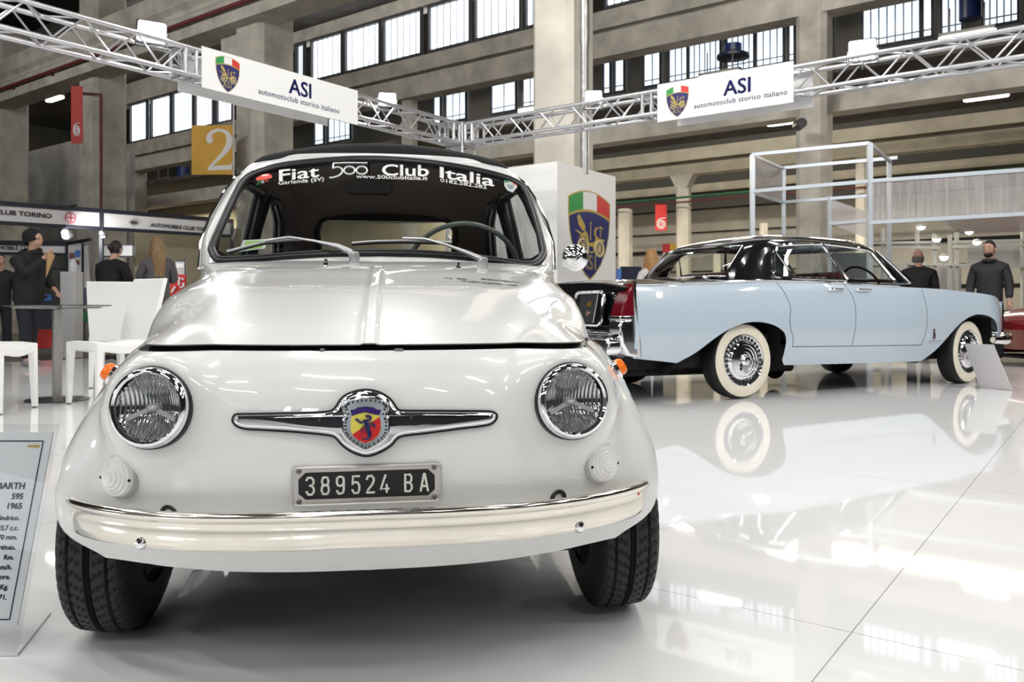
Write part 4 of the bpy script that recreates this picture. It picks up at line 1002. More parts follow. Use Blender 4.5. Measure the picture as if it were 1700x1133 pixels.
for x in (-.118, .118):
    for y in (-.0255, .0275):
        mb = MB(); mb.lathe([(.0048, 0), (.0046, .003), (.003, .0045), (0, .0047)], M @ Matrix.Translation((x, y, .002)), 14); mb.build('screw', mat('dark_screw', (.18, .17, .16), .35, metal=.9), pl)

# ---- bumper
BP = [(0, -.533), (.13, -.529), (.25, -.508), (.36, -.466), (.45, -.408), (.52, -.345), (.562, -.290), (.583, -.240), (.590, -.19)]
half = spline(BP, 6); path = [Vector((-p.x, p.y, 0)) for p in half[::-1]][:-1]+half
def bz(x): return .3335-.016*(abs(x)/.575)**2+.001
prof = [(-.004, -.0265), (.004, -.0300), (.007, -.027), (.0105, -.012), (.011, .005), (.009, .016), (.0125, .0205), (.0175, .0255), (.019, .031), (.0165, .0365), (.010, .0392), (.002, .037), (-.004, .030), (-.003, .01), (-.006, -.015)]
rows = []
for i, p in enumerate(path):
    a = path[max(0, i-1)]; b = path[min(len(path)-1, i+1)]; t_ = (b-a).normalized(); n_ = Vector((t_.y, -t_.x, 0)); 
    e = min(1, (min(i, len(path)-1-i))/4); sc_ = .35+.65*math.sqrt(max(0, 1-(1-e)**2))
    rows.append([Vector((p.x, p.y, bz(p.x)))+n_*o*(.6+.4*sc_)+Vector((0, 0, h*sc_)) for o, h in prof])
mb = MB(); mb.grid(rows, cv=True); mb.add(rows[0], [tuple(range(len(prof)))]); mb.add(rows[-1], [tuple(range(len(prof)))[::-1]])
bum = mb.build('bumper', mat('cream_chrome', (.84, .80, .72), .13, metal=1, noise=.06, nscale=7), car, angle=60)
for px, py in ((252, 887), (949, 858)):
    q = fat(px, py, -.445); s = -1 if px < 600 else 1
    q = Vector((.392*s, -.4475-.0095, .307)); mb = MB(); mb.lathe([(.0115, -.004), (.0115, .002), (.009, .006), (0, .008)], frame(q, Vector((1, .5*s, 0)), (0, 0, 1)), 20); mb.build('bumper_bolt', chrome, bum)
mb = MB(); q = Vector((.538, -.330, .336)); mb.sphere(q, (.010, .004, .007), 10, 6); mb.build('red_mark', stickr, bum)
# jacking holes with rubber rings, half hidden by the bumper
for px, py in ((280, 850), (927, 824)):
    q = fhit(px, py+5, ybody, .003, -.42); s = -1 if px < 600 else 1
    mb = MB(); Mr = frame(q, Vector((1, .45*s, 0)), (0, 0, 1)); mb.tube([Mr @ Vector((.0145*math.cos(R(k*15)), .0145*math.sin(R(k*15)), 0)) for k in range(24)], .0045, 8, closed=True); mb.build('rubber_ring', rubber, car)

# ---- wheels
def tyre(s):
    n, m = 240, 44; P = []; Rw, Wd = .262, .152; prof = []
    for j in range(m+1):
        u = -1+2*j/m; au = abs(u); prof.append(u)
    for i in range(n):
        a = 2*math.pi*i/n; row = []
        for u in prof:
            au = abs(u)
            if au < .80: x = u*Wd/2*1.06; r = Rw-.006*(au/.8)**2-.012*max(0, (au-.62)/.18)**2
            else:
                k = (au-.80)/.20; x = math.copysign(Wd/2*(.85+.15*math.sin(k*2.2)-.06*k), u); r = Rw-.018-k*.085
            if au < .84:
                g = 0
                for c_ in (-.06, .06):
                    if abs(u-c_) < .024: g = .007
                for c_ in (-.46, .46):
                    if abs(u-c_) < .03: g = max(g, .006)
                ph = (i/n*58+au*1.9*(1 if u > 0 else 1)) % 1
                if au > .1 and ph < .16: g = max(g, .005)
                r -= g
            row.append(Vector((x*s, r*math.cos(a), r*math.sin(a))))
        P.append(row)
    mb = MB(); mb.grid(P, cu=True); return mb
def make_wheel(x, y, s):
    t_ = tyre(s).build('wheel', tyre_m, car, angle=28); t_.location = (x, y, .2618); t_.rotation_euler = (0, -R(3.5)*s, 0)
    Mx = Matrix.Rotation(R(90)*s, 4, 'Y')
    mb = MB(); mb.lathe([(.165, -.06), (.160, -.05), (.150, .052), (.166, .060), (.160, .064), (.140, .045), (.10, .035), (.09, .03), (0, .03)], Mx, 32); mb.lathe([(.165, -.06), (.15, -.03), (.08, .0), (0, 0)], Mx, 24)
    mb.build('rim', mat('wheel_silver', (.45, .45, .46), .35, metal=.7), t_)
    mb = MB(); mb.lathe([(.085, .03), (.08, .045), (.05, .056), (0, .06)], Mx, 28); mb.build('hubcap', chrome, t_)
    return t_
for y in (0, 1.84):
    for s in (-1, 1): make_wheel(.553*s, y, s)
# ---- underside
mb = MB()
mb.add([Vector((x, y, z)) for z in (.225, .27) for x, y in ((-.40, -.33), (.40, -.33), (.44, -.26), (.44, 2.2), (-.44, 2.2), (-.44, -.28))], [(0, 1, 2, 3, 4, 5), (6, 7, 8, 9, 10, 11)]+[(i, (i+1) % 6, 6+(i+1) % 6, 6+i) for i in range(6)])
for s in (-1, 1):
    mb.grid([[Vector((x*s, .0+.292*math.cos(R(a)), .26+.292*math.sin(R(a)))) for a in range(15, 180, 5)] for x in (.43, .50, .565)])
    mb.grid([[Vector((.43*s, y, z)) for y in (-.30, .36)] for z in (.2, .56)])
    mb.grid([[Vector((x*s, 1.84+.312*math.cos(R(a)), .26+.312*math.sin(R(a)))) for a in range(-5, 190, 5)] for x in (.43, .60)])
mb.build('underbody', mat('underbody_black', (.012, .012, .012), .8), car, smooth=False)
mb = MB(); mb.tube([(-.56, 0, .262), (.56, 0, .262)], .02, 8); mb.tube([(-.45, .0, .20), (.45, .0, .20)], .022, 8); mb.build('front_axle', blk, car)
# rows of small dark strokes on the bonnet, right of the crease
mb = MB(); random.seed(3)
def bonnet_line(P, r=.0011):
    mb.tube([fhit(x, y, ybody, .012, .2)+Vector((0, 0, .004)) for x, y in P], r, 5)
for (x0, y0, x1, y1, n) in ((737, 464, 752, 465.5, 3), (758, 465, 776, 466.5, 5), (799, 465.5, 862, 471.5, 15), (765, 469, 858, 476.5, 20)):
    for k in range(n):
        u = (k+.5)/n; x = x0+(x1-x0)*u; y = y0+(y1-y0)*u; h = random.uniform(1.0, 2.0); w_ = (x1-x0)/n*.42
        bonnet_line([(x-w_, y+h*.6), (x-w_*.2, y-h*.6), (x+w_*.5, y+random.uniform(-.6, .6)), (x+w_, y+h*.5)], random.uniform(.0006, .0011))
mb.build('bonnet_strokes', mat('dark_stroke', (.03, .025, .035), .5), car)
# ================================================================ the long two-tone car behind
LU = Vector((.8886, .4587, 0)); LV = Vector((-.4587, .8886, 0)); L0 = Vector((1.83, 6.44, 0))
cp = thing('long_car', 'long pale blue and black vintage car with whitewall tyres, parked behind on the right', 'car', L0, math.atan2(LU.y, LU.x))
lblue = mat('pale_blue_paint', (.47, .555, .64), .25, coat=1, coatr=.02); lblack = mat('black_car_paint', (.006, .006, .008), .12, coat=1, coatr=.02)
VC = .84        # centre plane
def lin(P, x):
    xs = [p[0] for p in P]; return float(np.interp(x, xs, [p[1] for p in P]))
def smooth_tab(P, n=8):
    return [(p.x, p.y) for p in spline(P, n)]
TOP = smooth_tab([(-1.07, .885), (-.5, .905), (.21, .935), (.6, .938), (1.15, .928), (1.94, .905), (2.4, .892), (2.8, .868), (3.1, .845), (3.3, .815), (3.40, .772), (3.44, .71)])
BOT = smooth_tab([(-1.07, .352), (-.83, .325), (-.5, .29), (0, .265), (.4, .255), (2.08, .235), (2.6, .26), (3.0, .33), (3.2, .375), (3.33, .41), (3.40, .52), (3.44, .62)])
def sidev(u, w):
    v = -.05+.055*((w-.56)/.30)**2
    v += .02*max(0, (-u-.4)/.6)**2+.14*max(0, (u-3.02)/.42)**2
    if w > .86: v += .9*(w-.86)**2*3
    return v
US = [-1.07+4.51*i/150 for i in range(151)]; NW = 30
FARCH = [(3.165, .30), (3.165, .45), (3.17, .53), (3.10, .606), (2.98, .648), (2.83, .656), (2.66, .612), (2.49, .515), (2.30, .352), (2.17, .262), (2.08, .18), (3.165, .18)]
RARCH = [(.385, .18), (.39, .30), (.395, .478), (.32, .557), (.17, .602), (-.01, .606), (-.18, .565), (-.34, .49), (-.52, .379), (-.68, .30), (-.80, .18)]
FARCH = [(p.x, p.y) for p in spline(FARCH, 4, True)]; RARCH = [(p.x, p.y) for p in spline(RARCH, 4, True)]
def lside(mirror=False):
    G = []; ins = []
    for u in US:
        b, t_ = lin(BOT, u), lin(TOP, u); row = []; ir = []
        for k in range(NW+1):
            w_ = b+(t_-b)*k/NW; q = (u, w_); i_ = False
            for PA in (FARCH, RARCH):
                if inpoly(u, w_, PA): q = nearest(u, w_, PA); i_ = True
            v = sidev(*q); row.append(Vector((q[0], v if not mirror else 2*VC-v, q[1]))); ir.append(i_)
        G.append(row); ins.append(ir)
    mb = MB(); mb.grid(G, keep=lambda i, j: not (ins[i][j] and ins[i+1][j] and ins[i][j+1] and ins[i+1][j+1])); return mb, G
mb, GS = lside(); mb2, GS2 = lside(True); mb.add(mb2.v, mb2.f)
# nose between the wings, and bonnet
fr = [[Vector((3.44+.05*math.sin(math.pi*k/12), GS[-1][0].y+(GS2[-1][0].y-GS[-1][0].y)*k/12, z)) for k in range(13)] for z in (.50, .62, .71, .78)]
mb.grid(fr)
def deck(u0, u1, n, crown):
    rows = []
    for i in range(n+1):
        u = u0+(u1-u0)*i/n; a = Vector((u, sidev(u, lin(TOP, u)), lin(TOP, u))); b = Vector((u, 2*VC-a.y, a.z)); rows.append([a.lerp(b, k/16)+Vector((0, 0, crown*(1-((k-8)/8)**2))) for k in range(17)])
    return rows
mb.grid(deck(1.9, 3.44, 14, .03)); mb.build('side_body', lblue, cp, angle=45, clean=True)
mb = MB(); dk = deck(-1.07, .62, 14, .055); mb.grid(dk)
rear = [[Vector((-1.07-du, a.y, a.z*f-dz)) for a in dk[0]] for du, f, dz in ((0, 1, 0), (.035, 1, .02), (.05, .93, .05), (.07, .75, .05), (.07, .55, .05), (.05, .40, 0))]
mb.grid(rear); mb.build('boot_lid', lblack, cp, angle=45, clean=True)
# belt moulding
for GG_ in (GS, GS2):
    mb = MB(); mb.tube([r[-1]+Vector((0, -.004 if GG_ is GS else .004, .004)) for r in GG_[:98]], .009, 8); mb.build('belt_moulding', chrome, cp)
# shut lines, handles, wing badge
mb = MB(); dm = mat('shut_line', (.06, .08, .09), .7)
def sline(P, r=.0035): mb.tube([Vector((u, sidev(u, w_)+.001, w_)) for u, w_ in [(p.x, p.y) for p in spline(P, 6)]], r, 5)
sline([(.38, .925), (.44, .80), (.455, .717), (.437, .64), (.44, .555), (.47, .48), (.475, .405)]); sline([(.475, .405), (1.2, .395), (2.06, .385)]); sline([(1.15, .925), (1.205, .80), (1.20, .65), (1.165, .395)]); sline([(2.06, .385), (2.12, .60), (2.13, .885)])
mb.build('door_gap', dm, cp)
for u0, u1 in ((.92, 1.10), (1.26, 1.44)):
    mb = MB(); mb.tube([(u0, sidev(u0, .875)-.02, .873), (u0+.02, sidev(u0, .875)-.028, .874), (u1-.02, sidev(u1, .875)-.028, .876), (u1, sidev(u1, .875)-.01, .876)], .009, 8); mb.build('door_handle', chrome, cp)
mb = MB(); v = sidev(2.22, .47); mb.prism([(-.012, -.035), (.012, -.035), (.016, .01), (.0, .03), (.014, .05), (-.01, .055)], frame((2.215, v-.003, .475), (1, 0, 0), (0, 0, 1)), .005); mb.build('coachbuilder_badge', mat('dark_badge', (.08, .03, .03), .3), cp, smooth=False)
mb = MB(); mb.tube([(2.13, v-.003, .415), (2.33, v-.003, .415)], .004, 6); mb.build('badge_script', chrome, cp)
# fins: tail lamps with chrome corners
lred = mat('dark_red_lamp', (.13, .004, .012), .12, coat=1); 
for s in (1, -1):
    def vv(v): return v if s == 1 else 2*VC-v
    def slab(P, v0, v1, name, m, bev=.008):
        mb = MB(); M_ = frame((0, vv(v0), 0), (1, 0, 0), (0, 0, 1)); mb.prism(P, M_, (v0-v1)*s); return mb.build(name, m, cp, smooth=True, bevel=bev)
    slab([(-1.065, .905), (-1.08, .89), (-1.12, .82), (-1.16, .74), (-1.185, .655), (-1.06, .655)], -.01, .13, 'tail_lamp', lred, .02)
    slab([(-1.055, .66), (-1.19, .66), (-1.195, .635), (-1.055, .635)], -.014, .135, 'lamp_bezel', chrome, .004)
    slab([(-1.03, .64), (-1.19, .64), (-1.195, .55), (-1.18, .46), (-1.12, .37), (-1.02, .35), (-1.03, .5)], -.014, .14, 'tail_corner', chrome, .02)
    mb = MB(); mb.tube([(-1.066, vv(-.012), .91), (-1.064, vv(-.014), .78), (-1.05, vv(-.014), .64), (-1.03, vv(-.016), .5), (-1.02, vv(-.012), .36)], .012, 8); mb.build('fin_edge', chrome, cp)
mb = MB(); mb.prism(rrect(2*VC+.02, .13, .05), frame((-1.17, VC, .44), (0, -1, 0), (0, 0, 1)), .12); rb_ = mb.build('rear_bumper', chrome, cp, bevel=.02)
mb = MB(); mb.tube([(-1.20, .1, .525), (-1.23, VC, .525), (-1.20, 2*VC-.1, .525)], .02, 10); mb.build('bumper_bar', chrome, rb_)
# framed emblem on the boot
M_ = frame((-1.155, .435, .712), (0, -1, 0), (.12, 0, 1))
mb = MB(); mb.prism(rrect(.40, .25, .04), M_, .02); eb = mb.build('boot_plaque', lblack, cp, bevel=.006)
mb = MB(); mb.tube([M_ @ Vector((x, y, .022)) for x, y in rrect(.40, .25, .045)], .014, 8, closed=True); mb.tube([M_ @ Vector((.09, -.11, .024)), M_ @ Vector((.12, .11, .024))], .006, 6); mb.build('plaque_frame', chrome, eb)
mb = MB(); mb.prism([(-.28*.5, -.11), (.09, -.11), (.115, .11), (-.12, .11)], M_ @ Matrix.Translation((0, 0, .018)), .006); mb.build('plaque_field', mat('plaque_grey', (.035, .035, .037), .35), eb, smooth=False)
mb = MB(); mb.prism([(-.02, .02), (.0, .055), (.015, .03), (.03, .06), (.04, .04), (.03, .015)], M_ @ Matrix.Translation((0, 0, .024)), .003); mb.build('gold_emblem', mat('gold_metal', (.6, .33, .06), .3, metal=.8), eb, smooth=False)
mb = MB(); mb.prism([(-.055, -.02), (-.01, -.03), (0, -.01), (.01, -.03), (.055, -.02), (.02, -.045), (0, -.06), (-.02, -.045)], M_ @ Matrix.Translation((0, 0, .024)), .003); mb.build('winged_emblem', chrome, eb, smooth=False)
mb = MB()
for k in range(7): mb.sphere((-.93+.01*(k % 3), .30+.035*k, .925+.004*(k % 2)), (.02, .02, .012), 8, 6)
mb.build('boot_script', chrome, cp)
# greenhouse
LG = [(.945, [(2.46, 0), (2.42, .35), (2.30, .58), (2.14, .69), (1.95, .735), (1.2, .75), (.5, .735), (.2, .695), (.06, .6), (.0, .35), (-.02, 0)]),
      (1.1, [(2.24, 0), (2.20, .33), (2.10, .54), (1.98, .635), (1.86, .668), (1.2, .685), (.55, .67), (.27, .63), (.15, .54), (.10, .33), (.08, 0)]),
      (1.25, [(2.04, 0), (1.99, .3), (1.88, .49), (1.80, .565), (1.70, .60), (1.15, .625), (.62, .61), (.40, .565), (.31, .48), (.27, .3), (.25, 0)]),
      (1.32, [(1.95, 0), (1.9, .26), (1.78, .42), (1.68, .49), (1.58, .51), (1.15, .535), (.72, .525), (.55, .49), (.47, .41), (.43, .25), (.42, 0)]),
      (1.37, [(1.75, 0), (1.7, .15), (1.62, .25), (1.55, .3), (1.5, .32), (1.15, .35), (.9, .33), (.8, .3), (.75, .25), (.72, .15), (.7, 0)]),
      (1.388, [(1.3+.06*math.cos(math.pi*k/10), .03*math.sin(math.pi*k/10)) for k in range(11)])]
GL_ = net([[(u, VC-d, z) for u, d in P] for z, P in LG], 12, 9); GLm = [[Vector((p.x, 2*VC-p.y, p.z)) for p in r] for r in GL_]
SIDEW = [(p.x, p.y) for p in spline([(.44, .975), (.455, 1.05), (.50, 1.16), (.56, 1.225), (.66, 1.252), (1.10, 1.275), (1.5, 1.255), (1.72, 1.222), (1.80, 1.10), (1.89, .965), (1.7, .962), (1.1, .965), (.6, .97)], 3, True)]
def lopen(p):
    d = abs(p.y-VC)
    if p.x < .60 and d < .60 and p.x < .42+(p.z-1.1)*.9: return .985 < p.z < 1.235 and d < .575-(p.z-.98)*.25
    if p.x > 1.75 and d < .66 and not (d > .60 and p.z < 1.0 and False): return .96 < p.z < 1.27 and d < .66-(p.z-.96)*.42
    return inpoly(p.x, p.z, SIDEW)
def lk(G): return lambda j, i: not lopen((G[j][i]+G[j+1][i]+G[j][i+1]+G[j+1][i+1])/4)
mb = MB(); mb.grid(GL_, keep=lk(GL_)); mb.grid(GLm, keep=lk(GLm)); mb.build('roof', lblack, cp, angle=60, clean=True)
lglass = glass('coupe_glass', (.88, .90, .88), 0, 1.3)
mb = MB(); ng = lambda G: (lambda j, i: not lk(G)(j, i)); mb.grid(GL_, keep=ng(GL_)); mb.grid(GLm, keep=ng(GLm)); mb.build('glazing', lglass, cp, angle=60, clean=True)
def gside(u, w_, far=False):
    p = min(((abs(p.x-u)+abs(p.z-w_)), p.y) for r in GL_ for p in r[4*12-6:7*12+6])[1]; p -= .006; return Vector((u, 2*VC-p if far else p, w_))
for far in (False, True):
    mb = MB(); mb.tube([gside(u, w_, far) for u, w_ in SIDEW], .014, 8, closed=True); mb.tube([gside(u, w_, far) for u, w_ in ((1.10, 1.275), (1.17, 1.12), (1.25, .965))], .016, 8); mb.tube([gside(u, w_, far) for u, w_ in ((.53, 1.20), (.59, 1.09), (.66, .968))], .009, 8); mb.tube([gside(1.72, 1.222, far), gside(1.80, 1.10, far), gside(1.90, .955, far)], .024, 8); mb.build('window_frame', chrome, cp)
RWp = []
mb = MB()
def grear(d, z): return min(((abs(abs(p.y-VC)-abs(d))+abs(p.z-z)), (p.x, p.y, p.z)) for r in GL_ for p in r[8*12-8:])[1]
loop = []
for d, z in [(-.56, .985), (-.51, 1.23)]+[(-.51+1.02*k/10, 1.24) for k in range(1, 10)]+[(.51, 1.23), (.56, .985)]+[(.56-1.12*k/10, .98) for k in range(1, 10)]:
    p = grear(d, z); loop.append(Vector((p[0]-.012, VC+math.copysign(abs(p[1]-VC), d), p[2])))
mb.tube(loop, .012, 8, closed=True); mb.build('rear_window_frame', chrome, cp)
mb = MB(); [mb.tube([Vector((u, VC-d*q, z)) for u, d, z in ((2.14, .70, .95), (1.98, .645, 1.1), (1.84, .57, 1.25))], .013, 8) for q in (1, -1)]; mb.build('screen_pillar', chrome, cp)
# interior
lsm = mat('oxblood_seat', (.09, .012, .016), .5)
mb = MB(); mb.box((.95, VC, .48), (2.3, 1.35, .05)); mb.box((2.15, VC, .80), (.25, 1.3, .22)); mb.box((.1, VC, .80), (.25, 1.25, .2)); mb.build('cabin_floor', blk, cp)
for x in (.62, 1.50):
    mb = MB(); mb.prism(rrect(.5, 1.25, .1), Matrix.Translation((x+.12, VC, .60)), .16); mb.prism(rrect(1.25, .46, .12), frame((x-.12, VC, .80), (0, 1, 0), (-.2, 0, 1)), .14); mb.build('seat', lsm, cp, bevel=.03)
mb = MB(); Mt = frame((1.92, VC-.35, .93), (0, 1, 0), (-.5, 0, .86)); mb.tube([Mt @ Vector((.2*math.cos(R(k*12)), .2*math.sin(R(k*12)), 0)) for k in range(30)], .011, 6, closed=True); mb.tube([Mt @ Vector((-.2, 0, 0)), Mt @ Vector((.2, 0, 0))], .01, 6); mb.build('steering_wheel', blk, cp)
# underside, wheel wells
mb = MB(); mb.box((1.2, VC, .33), (4.2, 1.3, .16)); 
for c_, w0, w1 in ((2.72, 2.1, 3.2), (-.05, -.72, .42)):
    mb.add([Vector((u, v, w_)) for v in (.04, .34) for u, w_ in ((w0, .22), (w0+.2, .5), (c_, .70), (w1-.02, .62), (w1+.02, .22))], [(0, 1, 6, 5), (1, 2, 7, 6), (2, 3, 8, 7), (3, 4, 9, 8), (5, 6, 7, 8, 9)])
    mb.add([Vector((u, 2*VC-v, w_)) for v in (.04, .34) for u, w_ in ((w0, .22), (w0+.2, .5), (c_, .70), (w1-.02, .62), (w1+.02, .22))], [(0, 1, 6, 5), (1, 2, 7, 6), (2, 3, 8, 7), (3, 4, 9, 8), (5, 6, 7, 8, 9)])
mb.build('underbody', mat('underbody_black'), cp, smooth=False)
mb = MB(); mb.lathe([(0, -.05), (.10, -.045), (.15, 0), (.10, .045), (0, .05)], frame((1.15, VC, .20), (0, 1, 0), (0, 0, 1)) , 20); mb.tube([(-.9, .5, .22), (1.0, .5, .2)], .05, 10); mb.build('exhaust', blk, cp)
# front bumper
mb = MB(); mb.tube([(3.12, -.02, .41), (3.30, -.03, .415), (3.46, .06, .42), (3.56, .4, .425), (3.58, VC, .425), (3.56, 1.28, .425), (3.46, 2*VC-.06, .42), (3.30, 2*VC+.03, .415)], [.03, .05, .06, .06, .06, .06, .06, .05], 12); mb.build('front_bumper', chrome, cp)
# wheels
wwall = mat('whitewall', (.78, .73, .60), .5, noise=.05, nscale=12)
def lwheel(u, v, s, steer=0):
    W_ = MB(); Mx = frame((0, 0, 0), (1, 0, 0), (0, 0, 1)) if s < 0 else frame((0, 0, 0), (-1, 0, 0), (0, 0, 1))
    W_.lathe([(.20, -.13), (.27, -.165), (.296, -.15), (.303, -.12), (.304, -.08), (.303, -.04), (.297, -.012), (.289, -.002), (.272, .004)], Mx, 56)
    o = W_.build('wheel', mat('black_tyre', (.010, .010, .011), .5), cp); o.location = (u, v, .304); o.rotation_euler = (0, 0, steer)
    m_ = MB(); m_.lathe([(.285, .0005), (.272, .0055), (.25, .010), (.225, .009), (.207, .002)], Mx, 56); m_.build('whitewall', wwall, o)
    m_ = MB(); m_.lathe([(.208, -.01), (.207, .006), (.200, .008), (.190, .000), (.160, -.002), (.150, .010), (.140, .020), (.125, .022), (.122, .016), (.10, .020), (.098, .014), (.07, .018), (.068, .012), (.05, .014), (.045, .03), (.03, .045), (.012, .048), (.01, .042), (0, .042)], Mx, 48)
    hc = m_.build('wheel_cover', chrome, o, angle=25)
    for k in range(30):
        a = 2*math.pi*k/30; c_ = Mx @ Vector((.176*math.cos(a), .176*math.sin(a), .0005)); m_ = MB(); Mk = Mx @ Matrix.Translation((.176*math.cos(a), .176*math.sin(a), -.001)) @ Matrix.Rotation(a, 4, 'Z'); m_.prism([(-.012, -.006), (.013, -.009), (.013, .009), (-.012, .006)], Mk, .006); m_.build('cover_vane', mat('vane_dark', (.05, .05, .055), .3, metal=.7), hc, smooth=False)
    m_ = MB(); m_.prism([(-.02, -.02), (.02, -.02), (.035, -.085), (.0, -.10), (-.03, -.08)], Mx @ Matrix.Translation((0, 0, .03)) @ Matrix.Rotation(R(-15), 4, 'Z'), .012); m_.prism([(-.02, .02), (.02, .02), (.02, .05), (-.02, .05)], Mx @ Matrix.Translation((0, 0, .03)), .012); m_.build('spinner', chrome, hc, bevel=.003)
lwheel(0, 0.015, -1); lwheel(2.82, .03, -1, R(8)); lwheel(0, 2*VC-.015, 1); lwheel(2.82, 2*VC-.03, 1, R(8))
# ================================================================ table, chairs, stands
d_ = GX(95, 665); t = thing('bistro_table', 'round dark bistro table on a brushed steel pedestal', 'table', d_)
mb = MB(); mb.lathe([(0, .728), (.34, .728), (.385, .735), (.385, .742), (0, .742)], Matrix(), 48); mb.build('tabletop', mat('dark_glass_top', (.03, .035, .04), .12), t, angle=30)
st = mat('brushed_steel', (.50, .49, .47), .32, metal=.9, noise=.1, nscale=20)
mb = MB(); mb.lathe([(.036, .012), (.036, .705)], Matrix(), 24); mb.build('pedestal', st, t)
mb = MB(); mb.lathe([(.225, 0), (.225, .010), (.21, .014), (.05, .018), (.036, .022)], Matrix(), 40, cap=True); mb.build('base', mat('dark_steel_base', (.16, .16, .16), .3, metal=.8), t, angle=30)
mb = MB(); 
for k in range(4): mb.bar((0, 0, .716), (.30*math.cos(R(k*90+20)), .30*math.sin(R(k*90+20)), .722), .03, .012)
for k in range(8): mb.lathe([(.008, .722), (.008, .730)], Matrix.Translation((.31*math.cos(R(k*45+20)), .31*math.sin(R(k*45+20)), 0)), 8, cap=True)
mb.build('top_bracket', st, t)
leather = mat('white_leather', (.90, .90, .885), .42)
def chair(leg, f, label, which):
    """leg: world point of one foot; which: its place (front +-1 / side +-1) in the chair"""
    f = Vector((f[0], f[1], 0)).normalized(); rz = math.atan2(-f.x, f.y)        # local +y = facing
    L = Vector((which[1]*.195, which[0]*.20, 0)); o = Vector(leg)-Matrix.Rotation(rz, 3, 'Z') @ L
    t = thing('dining_chair', label, 'chair', (o.x, o.y, 0), rz, 'white leather chairs by the table')
    S_ = MB(); rows = []
    for j in range(9):
        y = -.22+.44*j/8; z = .465+.012*math.cos(j/8*math.pi*2); rows.append([Vector((x, y, z-(.01 if abs(x) > .2 else 0))) for x in (-.215, -.205, -.1, 0, .1, .205, .215)])
    S_.grid(rows); S_.grid([[p+Vector((0, 0, -.065)) for p in r] for r in rows])
    for r in (rows[0], rows[-1], [q[0] for q in rows], [q[-1] for q in rows]): S_.grid([r, [p+Vector((0, 0, -.065)) for p in r]])
    S_.build('seat', leather, t, clean=True, bevel=.008)
    B_ = MB(); rows = []
    for j in range(11):
        z = .42+.53*j/10; y = -.195-.02*math.sin(j/10*2)-.10*(j/10)**1.6; wdt = .205+.006*math.sin(j/10*3); rows.append([Vector((x*wdt/.2, y-.02*(1-(x/.2)**2)*j/10, z)) for x in (-.2, -.19, -.1, 0, .1, .19, .2)])
    B_.grid(rows); B_.grid([[p+Vector((0, -.035, 0)) for p in r] for r in rows])
    for r in (rows[0], rows[-1], [q[0] for q in rows], [q[-1] for q in rows]): B_.grid([r, [p+Vector((0, -.035, 0)) for p in r]])
    B_.build('backrest', leather, t, clean=True, bevel=.008)
    for x in (-1, 1):
        for y in (-1, 1):
            m_ = MB(); a = Vector((x*.19, y*.195, .43)); b = Vector((x*.20, y*.205, .008)); vs = []
            for p, h in ((b, .0165), (a, .024)): vs += [p+Vector((dx*h, dy*h, 0)) for dx, dy in ((-1, -1), (1, -1), (1, 1), (-1, 1))]
            m_.add(vs, [(3, 2, 1, 0), (4, 5, 6, 7)]+[(i, (i+1) % 4, 4+(i+1) % 4, 4+i) for i in range(4)]); lg = m_.build('leg', leather, t, bevel=.004)
            m_ = MB(); m_.lathe([(.012, 0), (.012, .01)], Matrix.Translation(b-Vector((0, 0, .008))), 10, cap=True); m_.build('foot_cap', black, lg)
chair(GX(56, 677), (0, 1), 'white leather chair cut by the left picture edge, only seat and one leg showing', (1, 1))
chair(GX(116, 671), (-.55, -.83), 'white leather chair whose high back touches the car bonnet in the picture', (1, 1))
chair(GX(152, 645), (-.25, .97), 'white leather chair standing farther back, between table and the other high back', (-1, -1))
# acrylic sign stand at left
acry = glass('clear_acrylic', (.97, .98, .98), .0, 1.0); acw = mat('frosted_acrylic', (.83, .83, .83), .2)
yb, yt, zt = 1.69, 1.845, .452
t = thing('sign_stand', 'clear acrylic stand with a printed data sheet at the lower left edge', 'sign', (-1.2, 1.72, 0))
inv = TM(t); nrm = Vector((0, -(zt-.006), (yt-yb))).normalized()
Mp = frame((-1.02, yb, .006), (1, .0, .0), (-.018, yt-yb, zt-.006)); Lh = math.hypot(yt-yb, zt)
def PW(x, y, z=0): return Mp @ Vector((x, y, z))
mb = MB(); mb.prism([(-.33, 0), (0, 0), (0, Lh), (-.33, Lh)], Mp, .003); mb.build('front_panel', acry, t, smooth=False, world=inv)
mb = MB(); mb.add([(-1.35, 1.69, .001), (-1.02, 1.69, .001), (-1.083, 1.925, .001), (-1.41, 1.925, .001), (-1.35, 1.69, .006), (-1.02, 1.69, .006), (-1.083, 1.925, .006), (-1.41, 1.925, .006)], [(3, 2, 1, 0), (4, 5, 6, 7), (0, 1, 5, 4), (1, 2, 6, 5), (2, 3, 7, 6), (3, 0, 4, 7)]); mb.build('foot', acw, t, smooth=False, world=inv)
mb = MB(); mb.prism([(-.33, .055), (-.012, .055), (-.012, Lh-.018), (-.33, Lh-.018)], Mp @ Matrix.Translation((0, 0, -.004)), .003); paper = mb.build('data_sheet', mat('paper', (.80, .81, .84), .6), t, smooth=False, world=inv)
ptx = mat('dark_blue_print', (.012, .015, .06), .6)
mb = MB(); e0, e1, e2 = -.030, .066, Lh-.038
for a, b in (((e0, e1), (e0, e2)), ((e0, e2), (-.33, e2)), ((e0, e1), (-.33, e1))): mb.bar(PW(*a, -.0002), PW(*b, -.0002), .0022, .0006, up=nrm)
mb.build('printed_frame', ptx, t, smooth=False, world=inv)
mb = MB()
